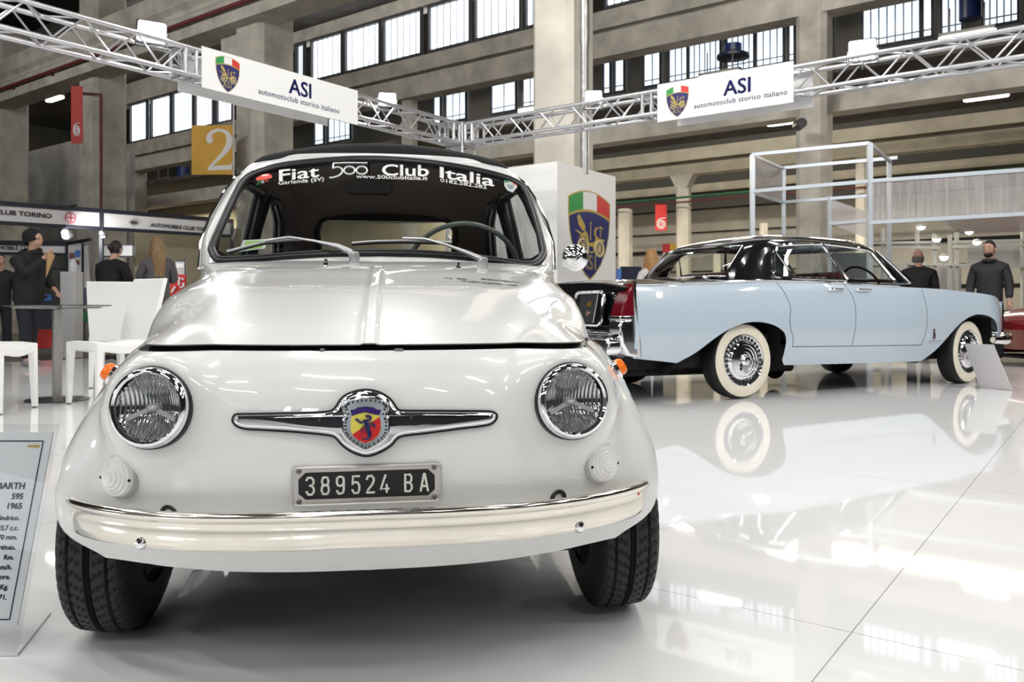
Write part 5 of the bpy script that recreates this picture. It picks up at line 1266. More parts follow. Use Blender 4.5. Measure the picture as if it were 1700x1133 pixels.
def sheet_line(s, px, py, h, bold=0):
    """right-aligned line ending at photo pixel (px, py)"""
    o = Vector((0, 0, CH)); d = Vector(((px-850)/F, 1, (HOR-py)/F)); n_ = Mp.to_3x3() @ Vector((0, 0, 1)); tt = (Mp.translation-o).dot(n_)/d.dot(n_); q = Mp.inverted() @ (o+d*tt)
    flat(mb, text2d(s, h, bold, 'RIGHT'), lambda x, y: PW(q.x+x, q.y+y, -.0002))
for s, px, py, h, b in (('ABARTH', 41, 812, .0195, .0007), ('595', 38, 829, .0175, .0007), ('1965', 36, 845, .0175, .0007), ('Bicilindrico.', 32, 864, .0140, .0005), ('593,7 c.c.', 30, 880.5, .0140, .0005), ('70 mm.', 28, 896, .0140, .0005), ('giri/min.', 25.5, 913, .0140, .0005), ('Rm.', 22.5, 929.5, .0140, .0005), ('km/h.', 19.5, 946, .0140, .0005), ('Posteriore.', 16.5, 962, .0140, .0005), ('Kg.', 13.5, 979, .0140, .0005), ('1971.', 10.5, 996, .0140, .0005)): sheet_line(s, px, py, h, b)
mb.build('printed_text', ptx, t, smooth=False, world=inv)
mb = MB(); q = Mp.inverted() @ PX(40, 752, 1.83); mb.prism([(-.028, 0), (.0, -.002), (.0, .004), (-.026, .004)], Mp @ Matrix.Translation((e0-.006, e2-.013, -.001)), .001); mb.build('printed_emblem', mat('gold_print'), t, smooth=False, world=inv)
# white card in front of the long car
P4 = [Vector((4.22, 7.38, .004)), Vector((4.335, 7.09, .004)), Vector((4.235, 7.20, .395)), Vector((4.135, 7.48, .395))]
t = thing('info_card', 'blank white information card leaning in front of the whitewall front wheel', 'sign', (4.28, 7.24, 0)); inv = TM(t)
n_ = (P4[1]-P4[0]).cross(P4[3]-P4[0]).normalized()*.006
mb = MB(); mb.add(P4+[p+n_ for p in P4], [(3, 2, 1, 0), (4, 5, 6, 7)]+[(i, (i+1) % 4, 4+(i+1) % 4, 4+i) for i in range(4)]); mb.build('card', mat('white_card', (.62, .60, .60), .5), t, smooth=False, world=inv)
mb = MB(); a = (P4[2]+P4[3])/2; f_ = (P4[0]+P4[1])/2; back = f_-(n_.normalized() if n_.y < 0 else -n_.normalized())*0; bk = Vector((a.x-.14, a.y+.0, .004)); mb.bar(a*.7+f_*.3+Vector((.022, .030, 0)), Vector((4.33, 7.44, .008)), .10, .006); mb.build('strut', mat('white_card'), t, smooth=False, world=inv)
# leaflet on the dashboard
q0 = fat(399, 412, .74); t = thing('leaflet', 'small green and white leaflet lying behind the windscreen', 'leaflet', (0, 0, 0)); t.matrix_world = Matrix()
CM = TM(car)
lf = MB(); pl_ = [fat(396, 418, .70), fat(439, 413, .70), fat(446, 397, .76), fat(404, 399, .76)]; lf.add([CM @ p for p in pl_]+[CM @ (p+Vector((0, .004, .0))) for p in pl_], [(0, 1, 2, 3), (7, 6, 5, 4)]+[(i, (i+1) % 4, 4+(i+1) % 4, 4+i) for i in range(4)])
t.location = sum([CM @ p for p in pl_], Vector())/4; t.location.z = (CM @ pl_[0]).z; inv = TM(t)
lf.build('page', mat('leaflet_white', (.6, .66, .66), .5), t, smooth=False, world=inv)
lf = MB(); c_ = sum(pl_, Vector())/4; lf.add([CM @ (c_+(p-c_)*.78+Vector((0, -.002, 0))) for p in pl_], [(0, 1, 2, 3)]); lf.build('printed_panel', mat('leaflet_green', (.30, .50, .12), .5), t, smooth=False, world=inv)
# clear strip of a stand seen under the car
t = thing('acrylic_strip', 'clear acrylic strip hanging under the bumper beside the left front wheel', 'strip', CM @ fat(318, 985, -.22)); inv = TM(t)
a, b = CM @ fat(328, 948, -.22), CM @ fat(303, 990, -.16); mb = MB(); mb.bar(a, b, .020, .003); mb.build('strip', mat('acrylic_edge', (.6, .62, .66), .08, metal=.4), t, smooth=False, world=inv)

# ================================================================ stands on the left: fascia with lettering
frm = mat('blue_black_frame', (.010, .012, .022), .4); fasc = mat('fascia_white', (.62, .61, .62), .5); lett2 = mat('fascia_lettering', (.05, .045, .05), .5)
booth = thing('exhibition_booth', 'open booth with dark frame and white lettered fascia at far left', 'booth', PX(170, 511, 15)-Vector((0, 0, CH+.09))); inv = TM(booth)
def fp(px, py): 
    k = (px+160)/545.0; d = 1/(1/12.43+(1/16.93-1/12.43)*k); return PX(px, py, d)
def fb(p, q, w_, h_, name, m): mb = MB(); mb.bar(p, q, w_, h_); return mb.build(name, m, booth, smooth=False, world=inv)
def edge(px, top): return (335.5+ (362-335.5)*px/345) if top else (370+(390-370)*px/345)
X0_, X1_ = -160, 385
fb(fp(X0_, edge(X0_, 1)+2), fp(X1_, edge(X1_, 1)+2), .06, .075, 'frame_rail', frm); fb(fp(X0_, edge(X0_, 0)), fp(X1_, edge(X1_, 0)), .06, .06, 'frame_rail', frm)
for px in (-160, 168.5, 385):
    p = fp(px, 350); fb(Vector((p.x, p.y, -.09)), Vector((p.x, p.y, fp(px, edge(px, 1)).z)), .06, .06, 'frame_post', frm)
mb = MB(); ps = [fp(x, edge(x, k)) for x, k in ((X0_, 0), (X1_, 0), (X1_, 1), (X0_, 1))]; nB = (ps[1]-ps[0]).cross(ps[3]-ps[0]).normalized()*.02; mb.add(ps+[p-nB for p in ps], [(0, 1, 2, 3), (7, 6, 5, 4)]+[(i, (i+1) % 4, 4+(i+1) % 4, 4+i) for i in range(4)]); mb.build('fascia', fasc, booth, smooth=False, world=inv)
ux = (fp(340, 380)-fp(0, 360)).normalized(); nn = nB.normalized(); nn = nn if nn.y < 0 else -nn
def ftext(s, px, py, h, al, sx=1.25, b=.0035, name='fascia_lettering', m=lett2):
    o = fp(px, py)+nn*.025; mb = MB(); hx = Vector((ux.x, ux.y, 0)).normalized(); flat(mb, text2d(s, h, b, al, sx=sx), lambda x, y: o+hx*x+Vector((0, 0, y-h*.35))); mb.build(name, m, booth, smooth=False, world=inv)
ftext('AUTOMOBILE CLUB TORINO', 85, 359, .108, 'RIGHT'); ftext('AUTOMOBILE CLUB TORINO', 249, 373.5, .10, 'LEFT', 1.02)
def disc(px, py, P, m, d=.03): o = fp(px, py)+nn*d; hx = Vector((ux.x, ux.y, 0)).normalized(); mb = MB(); mb.add([o+hx*x+Vector((0, 0, y)) for x, y in P], [tuple(range(len(P)))]); mb.build('fascia_emblem', m, booth, smooth=False, world=inv)
pinkr = mat('emblem_red', (.5, .06, .10), .5)
disc(116, 362, circ(0, 0, .095), pinkr); disc(116, 362, circ(0, 0, .075), fasc, .032); disc(116, 362, [(-.012, -.07), (.012, -.07), (.012, -.012), (.07, -.012), (.07, .012), (.012, .012), (.012, .07), (-.012, .07), (-.012, .012), (-.07, .012), (-.07, -.012), (-.012, -.012)], pinkr, .034); disc(116, 352, [(-.05, 0), (.05, 0), (.06, .05), (-.06, .05)], mat('emblem_grey', (.35, .35, .36), .5))
disc(221, 370, [(-.11, 0), (0, -.09), (.11, 0), (0, .09)], mat('emblem_grey')); disc(221, 370, [(-.06, -.03), (.06, -.03), (.06, .03), (-.06, .03)], lett2, .033)
# second, farther fascia
b2 = thing('exhibition_booth', 'second, farther booth with low white fascia behind the person in the beanie', 'booth', PX(60, 511, 17)-Vector((0, 0, CH+.09))); inv = TM(b2)
def bx(t_, p, q, w_, h_, name, m): mb = MB(); mb.bar(p, q, w_, h_); return mb.build(name, m, t_, smooth=False, world=TM(t_))
bx(b2, PX(-40, 403, 17), PX(112, 405, 17), .08, .10, 'frame_rail', frm); bx(b2, PX(-40, 420, 17), PX(112, 423, 17), .08, .06, 'frame_rail', frm); bx(b2, PX(-40, 411, 17), PX(112, 414, 17), .04, .20, 'fascia', fasc)
for px in (112, 137): bx(b2, PX(px, 404, 17), PX(px, 590, 17), .07, .07, 'frame_post', frm)
bx(b2, PX(112, 405, 17), PX(150, 398, 15.8), .05, .06, 'frame_rail', frm)
bx(b2, PX(40, 445, 17), PX(112, 447, 17), .04, .03, 'shelf_rail', frm); bx(b2, PX(114, 448, 17), PX(148, 446, 17), .03, .95, 'back_panel', mat('booth_panel', (.55, .54, .53), .5))
bx(b2, PX(-40, 425, 17.05), PX(110, 425, 17.05), .03, .01, 'shelf_rail', frm)
mb = MB(); o_ = PX(14, 412, 16.95); flat(mb, text2d('AUTOMOBILE CLUB', .12, .002), lambda x, y: o_+Vector((x, 0, y-.04))); mb.build('fascia_lettering', lett2, b2, smooth=False, world=inv)
def board(px0, px1, py0, py1, d, m, name, label, cat, th=.03, kids=()):
    p = PX((px0+px1)/2, py1, d); k = d/F; t_ = thing(name, label, cat, p); w_, h_ = (px1-px0)*k, (py1-py0)*k; mb = MB(); mb.box((0, 0, h_/2), (w_, th, h_)); mb.build('panel', m, t_, smooth=False, bevel=.003)
    for (x0, x1, y0, y1, mm, nm) in kids:
        mb = MB(); mb.box(((x0+x1)/2*w_-w_/2, -th/2-.006, h_-(y0+y1)/2*h_), ((x1-x0)*w_, .012, (y1-y0)*h_)); mb.build(nm, mm, t_, smooth=False)
    return t_
bp = mat('booth_panel'); lg_ = mat('light_grey_panel', (.50, .50, .50), .5); c_blue = mat('poster_blue', (.06, .16, .45), .5); c_br = mat('poster_brown', (.16, .07, .05), .5); c_red = mat('poster_red', (.55, .03, .03), .5); c_dk = mat('poster_dark', (.03, .03, .04), .5)
board(114, 135, 405, 455, 16.9, bp, 'photo_poster', 'panel of small photographs on the far booth wall, right of the beanie', 'poster', .03, ((.1, .5, .3, .5, c_br, 'photograph'), (.55, .95, .22, .45, c_blue, 'photograph'), (.1, .5, .6, .85, c_dk, 'photograph'), (.55, .9, .55, .7, c_br, 'photograph')))
board(170, 224, 406, 427, 15.6, lg_, 'notice_board', 'dark framed panel behind the dark-haired person', 'frame', .04, ((0, 1, 0, .1, frm, 'frame_edge'), (0, 1, .9, 1, frm, 'frame_edge'), (.94, 1, 0, 1, frm, 'frame_edge')))
board(292, 309, 432, 492, 15.6, lg_, 'notice_board', 'narrow dark framed notice board right of the long-haired woman', 'frame', .04, ((0, 1, 0, .04, frm, 'frame_edge'), (.92, 1, 0, 1, frm, 'frame_edge'), (.1, .85, .1, .22, wprint, 'notice')))
rp_ = board(283, 309, 456, 492, 15.2, c_red, 'red_poster', 'red poster with white strokes right of the long-haired woman', 'poster', .03)
mb = MB(); k = 15.2/F
for P in ([(-9, 22), (-2, 34), (2, 30)], [(2, 18), (3, 30), (10, 28)], [(4, 14), (10, 16), (9, 22)], [(-10, 6), (-4, 16)]): mb.tube([(x*k, -.025, y*k) for x, y in P], .02, 6)
mb.build('printed_figure', wprint, rp_)
bw = thing('booth_wall', 'beige wall of the booth behind the long-haired woman', 'wall panel', PX(290, 590, 17.6)); mb = MB(); p0, p1 = PX(224, 511, 16.2), PX(400, 511, 18); mb.bar(Vector((p0.x, p0.y, 1.2)), Vector((p1.x, p1.y, 1.2)), .05, 2.5); mb.build('panel', mat('beige_panel', (.30, .265, .18), .7), bw, smooth=False, world=TM(bw))
ped = thing('display_pedestal', 'pale grey pedestal between the beanie person and the white chairs', 'pedestal', PX(119, 594, 12.4)); k = 12.4/F; mb = MB(); mb.prism(rrect(26*k, 26*k, .02), Matrix(), 140*k); mb.build('column', lg_, ped); mb = MB(); mb.prism(rrect(27*k, 27*k, .02), Matrix.Translation((0, 0, 140*k)), .02); mb.build('top', bp, ped)
for px, py, c_, lab in ((121, 436, mat('pale_plastic', (.6, .63, .66), .3), 'pale bottle on the pedestal'),):
    p = PX(px, 453, 12.4); p.z = TM(ped).translation.z+140*k+.02; t_ = thing('bottle', lab, 'bottle', p); mb = MB(); mb.lathe([(.0, 0), (.05, 0), (.055, .02), (.055, .13), (.03, .17), (.022, .18), (.022, .2), (0, .2)], Matrix(), 16); mb.build('body', c_, t_)
board(62, 86, 548, 578, 13.4, c_red, 'red_box', 'red box on the ground behind the steel table pedestal', 'box', .5)
board(132, 152, 517, 535, 13.6, mat('green_card', (.02, .16, .05), .5), 'green_box', 'green box low beside the pedestal and the white chair back', 'box', .3)
board(131, 152, 478, 506, 13.7, mat('slate_screen', (.09, .09, .12), .4), 'display_screen', 'dark slate screen above the green box', 'screen', .06)
board(168, 186, 581, 588, 11.6, mat('lime_bag', (.30, .42, .02), .6), 'lime_bag', 'lime green bag on the ground seen under the chair seats', 'bag', .2)
board(58, 104, 490, 545, 14.2, c_dk, 'dark_counter', 'dark counter behind the person in the beanie', 'counter', .5, ((0.0, .9, .0, .18, c_blue, 'blue_cover'),))
for px, py, s_, lab in ((113, 390, .30, 'bright booth spotlight above the pedestal'), (173, 391, .16, 'small bright booth spotlight by the booth post')):
    p = PX(px, py, 14.4); t_ = thing('spotlight', lab, 'spotlight', p); mb = MB(); mb.lathe([(0, -.002), (s_*.33, 0), (s_*.36, .02), (s_*.2, .12), (0, .14)], frame((0, 0, 0), (1, 0, 0), (0, .3, 1)) @ Matrix.Rotation(math.pi, 4, 'X') @ Matrix.Rotation(math.pi, 4, 'X'), 20); mb.build('housing', black, t_)
    mb = MB(); mb.sphere((0, -.03, 0), s_*.3, 14, 10); mb.build('bulb', mat('spot_glow', (1, 1, 1), .3, emit=30), t_); area('spot_beam', p+Vector((0, -.15, 0)), .2, .2, 18, (R(80), 0, 0))

# ================================================================ frame structure on the right with translucent panels
gal = mat('pale_aluminium', (.55, .60, .66), .35, metal=.3); poly = mat('polycarbonate', (.62, .58, .58), .25, alpha=.55); poly2 = mat('polycarbonate_clear', (.62, .60, .60), .12, alpha=.35, noise=.25, nscale=3, stretch=(8, 8, .3))
fs = thing('aluminium_frame', 'tall pale aluminium frame with translucent panels behind the long car', 'frame structure', PX(1350, 590, 12.5)); inv = TM(fs)
def fbar(a, b, w_=.055): 
    mb = MB(); mb.bar(a, b, w_, w_); mb.build('profile', gal, fs, smooth=False, world=inv)
D1, D2 = 12.6, 11.3
def fd(px, back=0):      # front plane runs in the hall's long direction
    k = (px-850)/F; p = W(0, 6.2 if back else 4.2); a = (k*p.y-p.x)/(A3.x-k*A3.y); return (p+A3*a).y
def fP(px, py, back=0): return PX(px, py, fd(px, back))
zf = lambda p: Vector((p.x, p.y, -.09))
for (x0, y0, x1, y1) in ((1249, 257, 1444, 238), (1249, 318, 1444, 301), (1444, 301, 1760, 278), (1444, 370, 1760, 352)): fbar(fP(x0, y0), fP(x1, y1))
for px, py in ((1249, 257), (1444, 238)): p = fP(px, py); fbar(p, zf(p), .07)
for (x0, y0, x1, y1) in ((1299, 279, 1490, 262), (1299, 336, 1444, 325), (1376, 372, 1444, 366)): fbar(fP(x0, y0, 1), fP(x1, y1, 1))
for px, py in ((1301, 279), (1476, 264), (1377, 326)): p = fP(px, py, 1); fbar(p, zf(p), .06)
fbar(fP(1249, 258), fP(1300, 280, 1), .05); fbar(fP(1249, 320), fP(1300, 336, 1), .05); fbar(fP(1444, 239), fP(1478, 268, 1), .05)
def panel(ps, m, name='translucent_panel'):
    n_ = (ps[1]-ps[0]).cross(ps[3]-ps[0]).normalized()*.01; mb = MB(); mb.add(list(ps)+[p+n_ for p in ps], [(3, 2, 1, 0), (4, 5, 6, 7)]+[(i, (i+1) % 4, 4+(i+1) % 4, 4+i) for i in range(4)]); return mb.build(name, m, fs, smooth=False, world=inv)
panel([fP(1251, 260), fP(1300, 281, 1), fP(1300, 334, 1), fP(1251, 317)], poly)
panel([fP(1446, 370), fP(1760, 352), fP(1760, 280), fP(1446, 303)], poly2)
panel([fP(1378, 372, 1), fP(1440, 396, 1), fP(1440, 352, 1), fP(1378, 330, 1)], poly)
panel([fP(1560, 366), fP(1760, 352), fP(1700, 385, 1), fP(1600, 390, 1)], poly, 'roof_panel')
# low white framework farther back
lf_ = thing('white_framework', 'low white framework of posts and rails behind the two men at right', 'frame structure', PX(1600, 590, 16)); inv2 = TM(lf_); wf = mat('white_frame_paint', (.55, .55, .50), .5)
def lb(x0, y0, x1, y1, d, w_=.06):
    mb = MB(); mb.bar(PX(x0, y0, d), PX(x1, y1, d), w_, w_); mb.build('rail', wf, lf_, smooth=False, world=inv2)
for x0, y0, x1, y1 in ((1440, 404, 1560, 402), (1580, 402, 1740, 398), (1580, 410, 1740, 406), (1500, 438, 1740, 444), (1470, 410, 1560, 412)): lb(x0, y0, x1, y1, 15.94, .05)
for px, y0 in ((1523, 380), (1551, 388), (1577, 390), (1588, 386), (1698, 368), (1466, 380)): lb(px, y0, px, 592, 16)
panel2 = mat('white_sheet', (.5, .48, .50), .5)
for k, (x0, x1, y0, y1, lab) in enumerate(((1555, 1595, 444, 592, 'pale sheet panel between the two men at right'), (1605, 1720, 405, 441, 'pale glazed panel behind the bearded man'), (1478, 1506, 436, 480, 'white rounded panel left of the bald man'), (1380, 1440, 420, 592, 'dark grey panel seen through the long car windows'))):
    board(x0, x1, y0, y1, 16.3, [panel2, lg_, wf, mat('dark_grey_panel', (.10, .10, .105), .5)][k], 'partition', lab, 'partition', .04)
for px, py in ((1529, 378), (1555, 398), (1609, 386), (1622, 403), (1567, 427)):
    p = PX(px, py, 15.5); t_ = thing('downlight', {1529: 'downlight nearest the frame post, upper left of its cluster', 1555: 'downlight above the bald man', 1609: 'highest downlight, just left of the bearded man', 1622: 'downlight directly left of the bearded man head', 1567: 'lowest and roundest downlight, between the two men'}[px], 'lamp', p, 0, 'small downlights at right'); mb = MB(); mb.sphere((0, 0, 0), (.075, .06, .045 if px != 1567 else .07), 12, 8); mb.build('bulb', mat('downlight_glow', (1, 1, 1), .3, emit=8), t_); mb = MB(); mb.lathe([(.085, .01), (.06, .06), (0, .07)], Matrix(), 14); mb.build('housing', wf, t_)
# dark speaker on the grey column
p = PX(1327, 207, 16.2); t_ = thing('loudspeaker', 'small black loudspeaker on the grey column under the right banner', 'speaker', p); mb = MB(); mb.lathe([(0, -.16), (.10, -.16), (.11, .1), (.07, .16), (0, .16)], frame((0, 0, 0), (0, 1, 0), (0, 0, 1)) @ Matrix.Rotation(R(90), 4, 'Y'), 16); mb.build('case', black, t_)
# posters, monitor
board(1030, 1064, 443, 466, 12, mat('navy_case', (.010, .013, .03), .4), 'monitor', 'dark navy monitor between the white box and the blonde woman', 'monitor', .1)
board(1100, 1122, 405, 424, 16.2, c_red, 'poster', 'red and yellow poster right of the blonde woman', 'poster', .03, ((.55, 1, 0, .6, mat('poster_yellow', (.7, .42, .03), .5), 'yellow_block'), (0, .6, .8, 1, wprint, 'white_block')))
k_ = 12.2/F; dk_ = thing('desk', 'desk behind the long car that carries the navy monitor', 'desk', (PX(1045, 466, 12.15).x, 12.15, -.09)); mb = MB(); mb.box((0, 0, PX(1045, 466, 12.0).z+.09-.02), (.7, .6, .035)); mb.build('desktop', lg_, dk_)
for sx_ in (-.32, .32): mb = MB(); mb.box((sx_, 0, (PX(1045, 466, 12.0).z+.05)/2), (.04, .5, PX(1045, 466, 12.0).z+.05)); mb.build('leg', lg_, dk_)
board(1264, 1275, 397, 415, 15.5, wprint, 'socket_box', 'small white socket box on the wall behind the frame', 'box', .1)
board(1024, 1030, 447, 466, 12.0, c_blue, 'blue_binder', 'blue edge of a binder beside the white display box', 'binder', .2)
# red car at the right edge
rc = thing('red_car', 'red sports car cut by the right picture edge', 'car', (7.6, 11.6, -.09), R(5)); cr = mat('red_car_paint', (.30, .008, .012), .15, coat=1)
rows = []
for u, zt_, zb_ in ((-.50, .50, .22), (-.46, .64, .16), (-.30, .76, .14), (0, .83, .14), (.5, .88, .14), (1.2, .92, .14), (1.6, 1.22, .14), (2.4, 1.25, .14), (3.2, .95, .14), (3.6, .8, .2)):
    rows.append([Vector((u, -.85+.10*(1-t2)**2, zb_+(zt_-.08-zb_)*t2)) for t2 in (0, .25, .5, .75, 1)]+[Vector((u, v, zt_-(.02 if abs(v) > .6 else 0))) for v in (-.7, -.4, 0, .4, .7)]+[Vector((u, .85-.10*(1-t2)**2, zb_+(zt_-.08-zb_)*t2)) for t2 in (1, .75, .5, .25, 0)])
mb = MB(); mb.grid(rows); mb.add(rows[0], [tuple(range(len(rows[0])))]); mb.build('bodywork', cr, rc, sub=1)
for u in (.35, 2.7):
    mb = MB(); mb.lathe([(0, -.1), (.30, -.1), (.31, 0), (.30, .1), (0, .1)], frame((u, -.80, .31), (1, 0, 0), (0, 0, 1)), 24); mb.build('wheel', rubber, rc)
mb = MB(); mb.prism(rrect(.32, .10, .05), frame((-.30, -.80, .62), (1, -.5, 0), (0, .1, 1)), .03); mb.build('headlamp', mat('dark_lamp', (.02, .02, .022), .1), rc)
mb = MB(); mb.box((-.3, -.2, .12), (.5, 1.5, .03)); mb.build('splitter', black, rc)
# ================================================================ visitors
skin = mat('skin', (.50, .30, .22), .55); skin2 = mat('skin_ruddy', (.48, .26, .19), .55)
def skinmesh(nodes, edges, name, m, parent, root=0, sub=2, extra=None):
    """one continuous surface grown over a skeleton of (point, radius)"""
    me = bpy.data.meshes.new('k'); keys = list(nodes); me.from_pydata([nodes[k][0] for k in keys], [(keys.index(a), keys.index(b)) for a, b in edges], [])
    o = bpy.data.objects.new('k', me); COL.objects.link(o); md = o.modifiers.new('s', 'SKIN'); md.use_smooth_shade = True; md.branch_smoothing = .3
    for i, k in enumerate(keys):
        r = nodes[k][1]; me.skin_vertices[0].data[i].radius = (r, r) if not isinstance(r, tuple) else r
        me.skin_vertices[0].data[i].use_root = (i == root)
    sb_ = o.modifiers.new('b', 'SUBSURF'); sb_.levels = sub; sb_.render_levels = sub
    bpy.context.view_layer.update(); me2 = bpy.data.meshes.new_from_object(o.evaluated_get(bpy.context.evaluated_depsgraph_get()))
    bpy.data.objects.remove(o); mb = MB(); mb.v = [tuple(v.co) for v in me2.vertices]; mb.f = [tuple(p.vertices) for p in me2.polygons]; bpy.data.meshes.remove(me2)
    if extra: mb.add(extra.v, extra.f)
    return mb.build(name, m, parent, angle=180)
def person(label, loc, face, H, top, legs_m, hairf, arms, lean=0, coat=None, coatlen=.86, bulk=1.0, head_turn=0, hair=None, sk=skin, shoes=None, scarf=None, beard=None, headfwd=.03, group=None, hands=(True, True), legspread=.0):
    """local frame: +y is where the body faces, arms = ((elbow, wrist) left, right)"""
    rz = math.atan2(-face[0], face[1]); t = thing('person', label, 'person', loc, rz); k = H/1.75
    def V(x, y, z): return Vector((x*k, y*k+lean*max(0, z-.9)*k, z*k))
    sh = {-1: V(-.165*bulk, 0, 1.395), 1: V(.165*bulk, 0, 1.395)}; hips = {-1: V(-.09, 0, .92), 1: V(.09, 0, .92)}
    hd = V(0, headfwd+.01, 1.635); nk = V(0, .0, 1.48)
    # the body, bare: one surface from head to feet, fingers included
    N = {'pel': (V(0, 0, .95), .11*k), 'waist': (V(0, .005, 1.12), .105*k), 'chest': (V(0, .01, 1.32), .125*k), 'nb': (V(0, -.005, 1.47), .06*k), 'nt': (V(0, headfwd*.6, 1.53), .055*k), 'h1': (V(0, headfwd, 1.60), (.070*k, .082*k)), 'h2': (V(0, headfwd, 1.67), (.074*k, .088*k)), 'h3': (V(0, headfwd-.01, 1.72), .055*k)}
    E = [('pel', 'waist'), ('waist', 'chest'), ('chest', 'nb'), ('nb', 'nt'), ('nt', 'h1'), ('h1', 'h2'), ('h2', 'h3')]
    for s, (el, wr) in zip((-1, 1), arms):
        c = 'l' if s < 0 else 'r'; el = V(*el); wr = V(*wr); N[c+'s'] = (sh[s], .055*k); N[c+'e'] = (el, .042*k); N[c+'w'] = (wr, .028*k); d = (wr-el).normalized(); pm = wr+d*.055*k; N[c+'p'] = (pm, (.036*k, .022*k))
        E += [('chest', c+'s'), (c+'s', c+'e'), (c+'e', c+'w'), (c+'w', c+'p')]
        sd_ = d.cross(Vector((0, 1, 0))); sd_ = sd_.normalized() if sd_.length > .2 else Vector((1, 0, 0)); nr = d.cross(sd_)
        for q, (off_, ln_) in enumerate(((-.027, .068), (-.009, .078), (.009, .074), (.027, .056))):
            b0 = pm+d*.02*k+sd_*off_*k; N[c+'f%d' % q] = (b0+d*.02*k, .009*k); N[c+'g%d' % q] = (b0+d*ln_*.6*k+nr*.008*k, .0085*k); N[c+'i%d' % q] = (b0+d*ln_*.95*k+nr*.03*k, .007*k); E += [(c+'p', c+'f%d' % q), (c+'f%d' % q, c+'g%d' % q), (c+'g%d' % q, c+'i%d' % q)]
        N[c+'t1'] = (wr+d*.03*k+sd_*.035*k*(-1), .010*k); N[c+'t2'] = (wr+d*.075*k-sd_*.05*k+nr*.02*k, .009*k); E += [(c+'w', c+'t1'), (c+'t1', c+'t2')]
    for s in (-1, 1):
        c = 'L' if s < 0 else 'R'; kn = V(.10*s, .02+legspread*s*.5, .50); an = V(.11*s, -.01+legspread*s, .09); N[c+'h'] = (hips[s], .085*k); N[c+'k'] = (kn, .055*k); N[c+'a'] = (an, .040*k); N[c+'t'] = (an+Vector((0, .13*k, -.055*k)), .032*k); E += [('pel', c+'h'), (c+'h', c+'k'), (c+'k', c+'a'), (c+'a', c+'t')]
    HT = Matrix.Translation(hd) @ Matrix.Rotation(head_turn, 4, 'Z')
    ex = MB(); ex.sphere((0, 0, 0), 1, 20, 14, None); ex.v = [tuple(HT @ Vector((x*.076*k*(1-.18*max(0, -z)), y*.094*k+.004*k, z*.115*k+.02*k))) for x, y, z in ex.v]
    ex.add([HT @ (Vector(p)*k) for p in ((-.012, .088, -.018), (.012, .088, -.018), (0, .112, -.012), (-.006, .09, .028), (.006, .09, .028))], [(0, 1, 2), (0, 2, 3), (1, 4, 2), (3, 2, 4)])
    for s in (-1, 1): ex.sphere(HT @ (Vector((.076*s, -.005, .005))*k), (.012*k, .02*k, .032*k), 8, 6)
    skinmesh(N, E, 'body', sk, t, 0, 2, ex)
    for s in (-1, 1):
        m_ = MB(); m_.sphere(HT @ (Vector((.030*s, .084, .022))*k), (.012*k, .007*k, .007*k), 8, 6); m_.build('eye', mat('eye_dark', (.03, .02, .018), .3), t)
        m_ = MB(); m_.tube([HT @ (Vector((.014*s, .090, .040))*k), HT @ (Vector((.03*s, .089, .046))*k), HT @ (Vector((.048*s, .078, .040))*k)], .0045*k, 6); m_.build('eyebrow', hairf, t)
    m_ = MB(); m_.tube([HT @ (Vector((x, .088-.4*x*x*10*.1, -.046))*k) for x in (-.024, 0, .024)], .0055*k, 6); m_.build('mouth', mat('lips', (.32, .13, .11), .5), t)
    # trousers, shoes
    T = {'p': (V(0, 0, .99), .11*k*bulk)}; TE = []
    for s in (-1, 1):
        c = 'L' if s < 0 else 'R'; T[c+'h'] = (hips[s]+Vector((0, 0, -.10*k)), .098*k); T[c+'k'] = (N[c+'k'][0], .080*k); T[c+'a'] = (N[c+'a'][0]+Vector((0, 0, -.01)), .070*k); TE += [('p', c+'h'), (c+'h', c+'k'), (c+'k', c+'a')]
        m_ = MB(); an = N[c+'a'][0]; m_.sphere((an.x, an.y+.055*k, .045*k), (.048*k, .135*k, .05*k), 14, 8); m_.v = [(x, y, max(.002, z)) for x, y, z in m_.v]; m_.build('shoe', shoes or black, t)
    skinmesh(T, TE, 'trousers', legs_m, t)
    # jacket or coat
    J = {'hem': (V(0, 0, coatlen), (.165*k*bulk, .135*k*bulk)), 'w': (V(0, 0, 1.08), (.16*k*bulk, .13*k*bulk)), 'c': (V(0, .005, 1.26), (.17*k*bulk, .14*k*bulk)), 'n': (V(0, -.01, 1.42), (.115*k*bulk, .10*k)), 'n2': (V(0, .005, 1.525), .066*k)}
    JE = [('hem', 'w'), ('w', 'c'), ('c', 'n'), ('n', 'n2')]
    for s, (el, wr) in zip((-1, 1), arms):
        c = 'l' if s < 0 else 'r'; J[c+'s'] = (sh[s]+Vector((0, 0, -.01*k)), .075*k*bulk); J[c+'e'] = (V(*el), .060*k*bulk); e_, w_ = V(*el), V(*wr); J[c+'w'] = (e_.lerp(w_, .95), .050*k); JE += [('n', c+'s'), (c+'s', c+'e'), (c+'e', c+'w')]
    skinmesh(J, JE, 'jacket', top, t, 1)
    hm = MB()
    if hair: hair(hm, HT, k)
    if hm.v: hm.build(getattr(hair, 'part', 'hair'), hairf if not hasattr(hair, 'm') else hair.m, t, angle=180)
    if scarf:
        m_ = MB(); m_.tube([HT.translation+Vector((.075*k*math.cos(R(a)), .075*k*math.sin(R(a)), -.150*k)) for a in range(0, 360, 20)], .026*k, 8, closed=True); m_.build('collar', scarf, t)
    if beard:
        m_ = MB(); m_.sphere((0, 0, 0), 1, 16, 10); m_.v = [tuple(HT @ Vector((x*.060*k, y*.066*k+.030*k, z*.042*k-.066*k))) for x, y, z in m_.v]; m_.build('beard', beard, t)
    return t, HT, k, V
